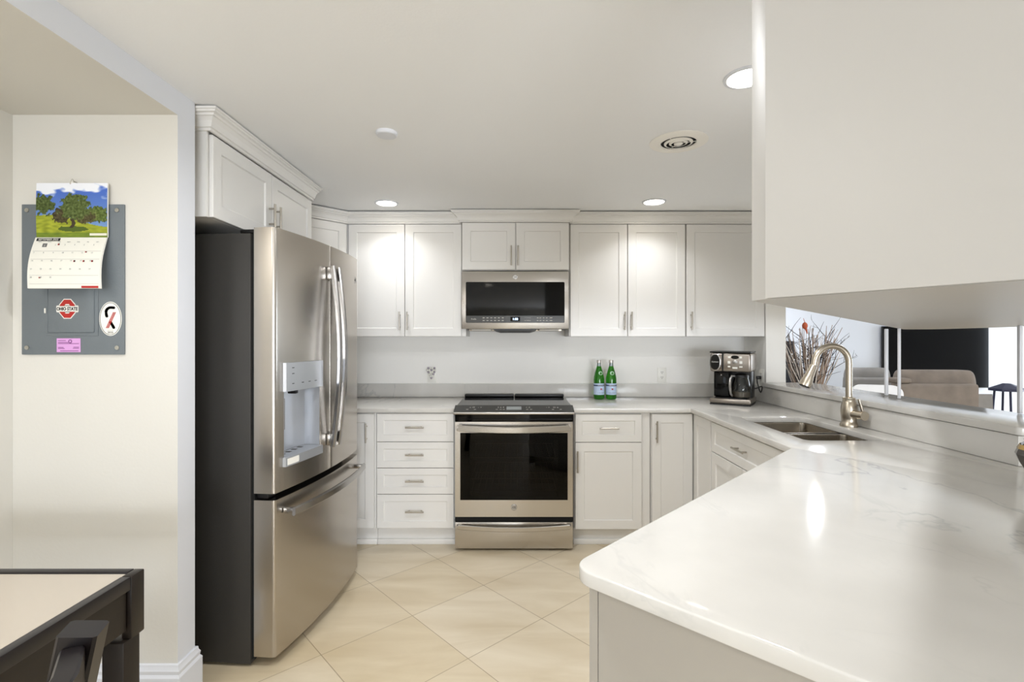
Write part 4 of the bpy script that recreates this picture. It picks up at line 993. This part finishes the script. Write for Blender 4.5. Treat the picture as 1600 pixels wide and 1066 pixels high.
# ------------------------------------------------------------------ living room beyond the bar
t = thing('television', 'very wide black screen on the living room wall', 'television', (5.92, 7.098, 0.68))
b = MB(); b.box(-0.75, 0.75, -0.06, -0.03, 0, 0.87, 0.006); b.build('housing', M['black'], t)
b = MB(); b.box(-0.742, 0.742, -0.0625, -0.0605, 0.010, 0.862); b.build('screen', M['tv'], t, smooth=False)
b = MB(); b.box(-0.3, 0.3, -0.0298, -0.0005, 0.2, 0.6); b.build('wall_mount', M['blackm'], t, smooth=False)

def cushion(b, x0, x1, y0, y1, z0, z1, r, n=4):
    b.box(x0, x1, y0, y1, z0, z1, r, n)
def puff(b, x0, x1, y0, y1, z0, z1):
    """plump upholstered cushion: rounded in every direction"""
    L = []; n = 12
    for i in range(n+1):
        a = -pi/2+pi*i/n; k = (max(0.0, cos(a)))**0.45; z = (z0+z1)/2+(z1-z0)/2*sin(a); k = max(k, 0.35)
        cx, cy, hx, hy = (x0+x1)/2, (y0+y1)/2, (x1-x0)/2*(0.80+0.20*k), (y1-y0)/2*(0.35+0.65*k)
        L.append([(x, y, z) for x, y in rrect(cx-hx, cx+hx, cy-hy, cy+hy, min(hx, hy)*0.75, 6)])
    b.loft(L)
def sofa(label, loc, rz, w, m, cush, top, arms):
    t = thing('sofa', label, 'sofa', loc, rz, 'living room sofas')
    b = MB(); b.loft([[(x, y, z) for y, z in ((0.0, 0.06), (0.0, top-0.03), (0.01, top-0.008), (0.03, top), (0.10, top), (0.18, 0.06))] for x in (0, 0.02, w-0.02, w)]); b.build('back', m, t, ang=50)
    b = MB(); b.box(0.02, w-0.02, 0.181, 0.88, 0.06, 0.30, 0.02); b.build('base', m, t)
    for a_, x0, x1 in ((arms[0], -0.16, -0.002), (arms[1], w+0.002, w+0.16)):
        if not a_: continue
        b = MB(); b.loft([[(x, y, z) for y, z in ((0.0, 0.05), (0.03, top-0.10), (0.10, top-0.12), (0.40, 0.68), (0.86, 0.62), (0.90, 0.56), (0.90, 0.05))] for x in (x0, x0+0.03, x1-0.03, x1)]); b.build('armrest', M['sofag'], t, ang=30)
    n = len(cush)
    for x0, x1, zt in cush:
        b = MB(); b.box(x0, x1, 0.02, 0.20, top+0.002, zt, 0.02, 4) if zt-top < 0.09 else puff(b, x0, x1, 0.115, 0.40, top-0.22, zt); b.build('back_cushion', m, t, ang=60)
    for i in range(max(1, n)):
        b = MB(); cushion(b, 0.02+i*(w-0.04)/n, 0.02+(i+1)*(w-0.04)/n-0.01, 0.41, 0.90, 0.305, 0.48, 0.05, 3); b.build('seat_cushion', m, t)
    for x in (0.05, w-0.05):
        for y in (0.05, 0.85):
            b = MB(); b.cyl((x, y, 0), (x, y, 0.0595), 0.025, 12); b.build('foot', M['black'], t)
    return t
sofa('taupe suede sofa seen from behind, with plump back cushion below the screen', (3.92, 5.12, 0), radians(-3.0), 0.79, M['sofa'], [(0.0, 0.155, 0.962), (0.16, 0.92, 1.035)], 0.905, (0, 1))
sofa('grey taupe sofa farther along behind the faucet', (4.09, 6.14, 0), 0, 0.56, M['sofag'], [(0.15, 0.66, 1.00)], 0.89, (0, 0))

t = thing('bar_stool', 'small dark navy stool on thin legs beside the screen', 'stool', (5.90, 6.0, 0), 0.3)
b = MB(); b.loft([[(0.17*cos(a+0.26), 0.17*sin(a+0.26), 0.745) for a in [2*pi*k/6 for k in range(6)]], [(0.17*cos(a+0.26), 0.17*sin(a+0.26), 0.775) for a in [2*pi*k/6 for k in range(6)]], [(0.04*cos(a+0.26), 0.04*sin(a+0.26), 0.835) for a in [2*pi*k/6 for k in range(6)]]]); b.build('seat', M['navy'], t, smooth=False)
for k in range(4):
    a = pi/4+k*pi/2; b = MB(); b.cyl((0.16*cos(a), 0.16*sin(a), 0), (0.11*cos(a), 0.11*sin(a), 0.744), 0.012, 10); b.build('leg', M['navy'], t)
b = MB(); b.tube([(0.135*cos(a), 0.135*sin(a), 0.40) for a in [2*pi*k/24 for k in range(25)]], 0.005, 6); b.build('foot_ring', M['chrome'], t)

t = thing('counter_stool', 'white rounded stool back showing just over the bar ledge', 'stool', (2.470, 3.42, 0), radians(-20))
b = MB(); L = [[(x, y, z) for x, z in rrect(-0.15, 0.15, 0.70, 1.050, 0.06, 6)] for y in (-0.018, 0.012)]; b.loft(L); b.build('backrest', M['stool'], t)
b = MB(); b.box(-0.20, 0.20, 0.013, 0.38, 0.66, 0.71, 0.02); b.build('seat', M['stool'], t)
for x in (-0.17, 0.17):
    for y in (0.04, 0.35):
        b = MB(); b.cyl((x, y, 0), (x*0.9, y, 0.6595), 0.014, 10); b.build('leg', M['chrome'], t)

POSTS = [((2.030, 2.735), 0.0075, 'thin white upright on the bar ledge just past the faucet'),
         ((1.985, 2.585), 0.006, 'thin white upright on the bar ledge before the dark screen'),
         ((2.085, 2.065), 0.007, 'thin white upright near the end of the bar ledge, past the navy stool')]
for (x, y), r, lb in POSTS:
    b = MB(); b.box(x-r, x+r, y-r, y+r, 1.0555, HZ-0.0005, 0.003)
    tag(b.build('bar_post', M['trim']), lb, 'post', 'uprights on the bar ledge')

# dried branches in a floor vase
rnd = random.Random(11)
t = thing('branch_arrangement', 'dried birch twigs and branches with string lights in a dark vase', 'dried branches', (2.98, 5.05, 0))
b = MB(); b.lathe([(0.0001, 0), (0.10, 0), (0.13, 0.10), (0.14, 0.30), (0.10, 0.50), (0.085, 0.62), (0.095, 0.66), (0.085, 0.66), (0.075, 0.60), (0.0001, 0.55)], n=28, cap0=False, cap1=False); b.build('vase', M['twigd'], t)
def branch(b, p, d, L, r, depth):
    n = 6; pts = [Vector(p)]; dd = Vector(d).normalized()
    for i in range(n):
        dd = (dd+Vector((rnd.uniform(-1, 1), rnd.uniform(-1, 1), rnd.uniform(-0.3, 0.6)))*0.13).normalized()
        pts.append(pts[-1]+dd*L/n)
        if depth and i >= 2 and rnd.random() < 0.75:
            s = Vector((rnd.uniform(-1, 1), rnd.uniform(-0.7, 0.7), rnd.uniform(0.1, 0.9)))
            branch(b, pts[-1], s, L*rnd.uniform(0.22, 0.42), r*0.55, depth-1)
    b.tube(pts, [r*(1-0.7*i/n) for i in range(n+1)], 5)
for nm, mm, n, sp, L0, L1, r, dp in (('twigs_tan', 'twig', 40, 0.17, 0.72, 0.96, 0.0085, 0), ('twigs_pale', 'twigp', 34, 0.19, 0.65, 0.96, 0.008, 0), ('twigs_dark', 'twigd', 22, 0.18, 0.55, 0.92, 0.007, 1)):
    b = MB()
    for k in range(n):
        a = rnd.uniform(0, 2*pi); q = rnd.uniform(0, 0.06)
        branch(b, (q*cos(a), q*sin(a), 0.58), (sp*cos(a)*1.2-0.07, sp*sin(a), 1), rnd.uniform(L0, L1), r, dp)
    b.build('twig', M[mm], t)
b = MB()
for k in range(9):
    branch(b, (0.03, 0, 0.62), (rnd.uniform(0.02, 0.28), rnd.uniform(-0.2, 0.2), 1), rnd.uniform(0.55, 0.82), 0.007, 2)
b.build('branch', M['twigd'], t)
b = MB()
for k in range(26):
    a = rnd.uniform(0, 2*pi); b.sphere((rnd.uniform(-0.22, 0.2), rnd.uniform(-0.15, 0.1), rnd.uniform(0.75, 1.25)), 0.009, 8, 6)
b.build('string_bulb', M['bulb'], t)
b = MB(); b.sphere((-0.085, -0.05, 1.50), 0.032, 14, 8, (0.8, 0.8, 1.1)); b.cyl((-0.085, -0.05, 1.53), (-0.10, -0.05, 1.575), 0.004, 6, 0.002); b.cyl((-0.075, -0.05, 1.47), (-0.06, -0.05, 1.42), 0.012, 8, 0.004); b.build('red_ornament', M['bird'], t, 'small rust red bird ornament')
b = MB(); b.box(2.90, 3.21, 5.75, 6.05, 0, 1.345, 0.01)
tag(b.build('floor_speaker', M['dkbox']), 'dark upright cabinet mostly hidden behind the twigs and white jamb', 'speaker')
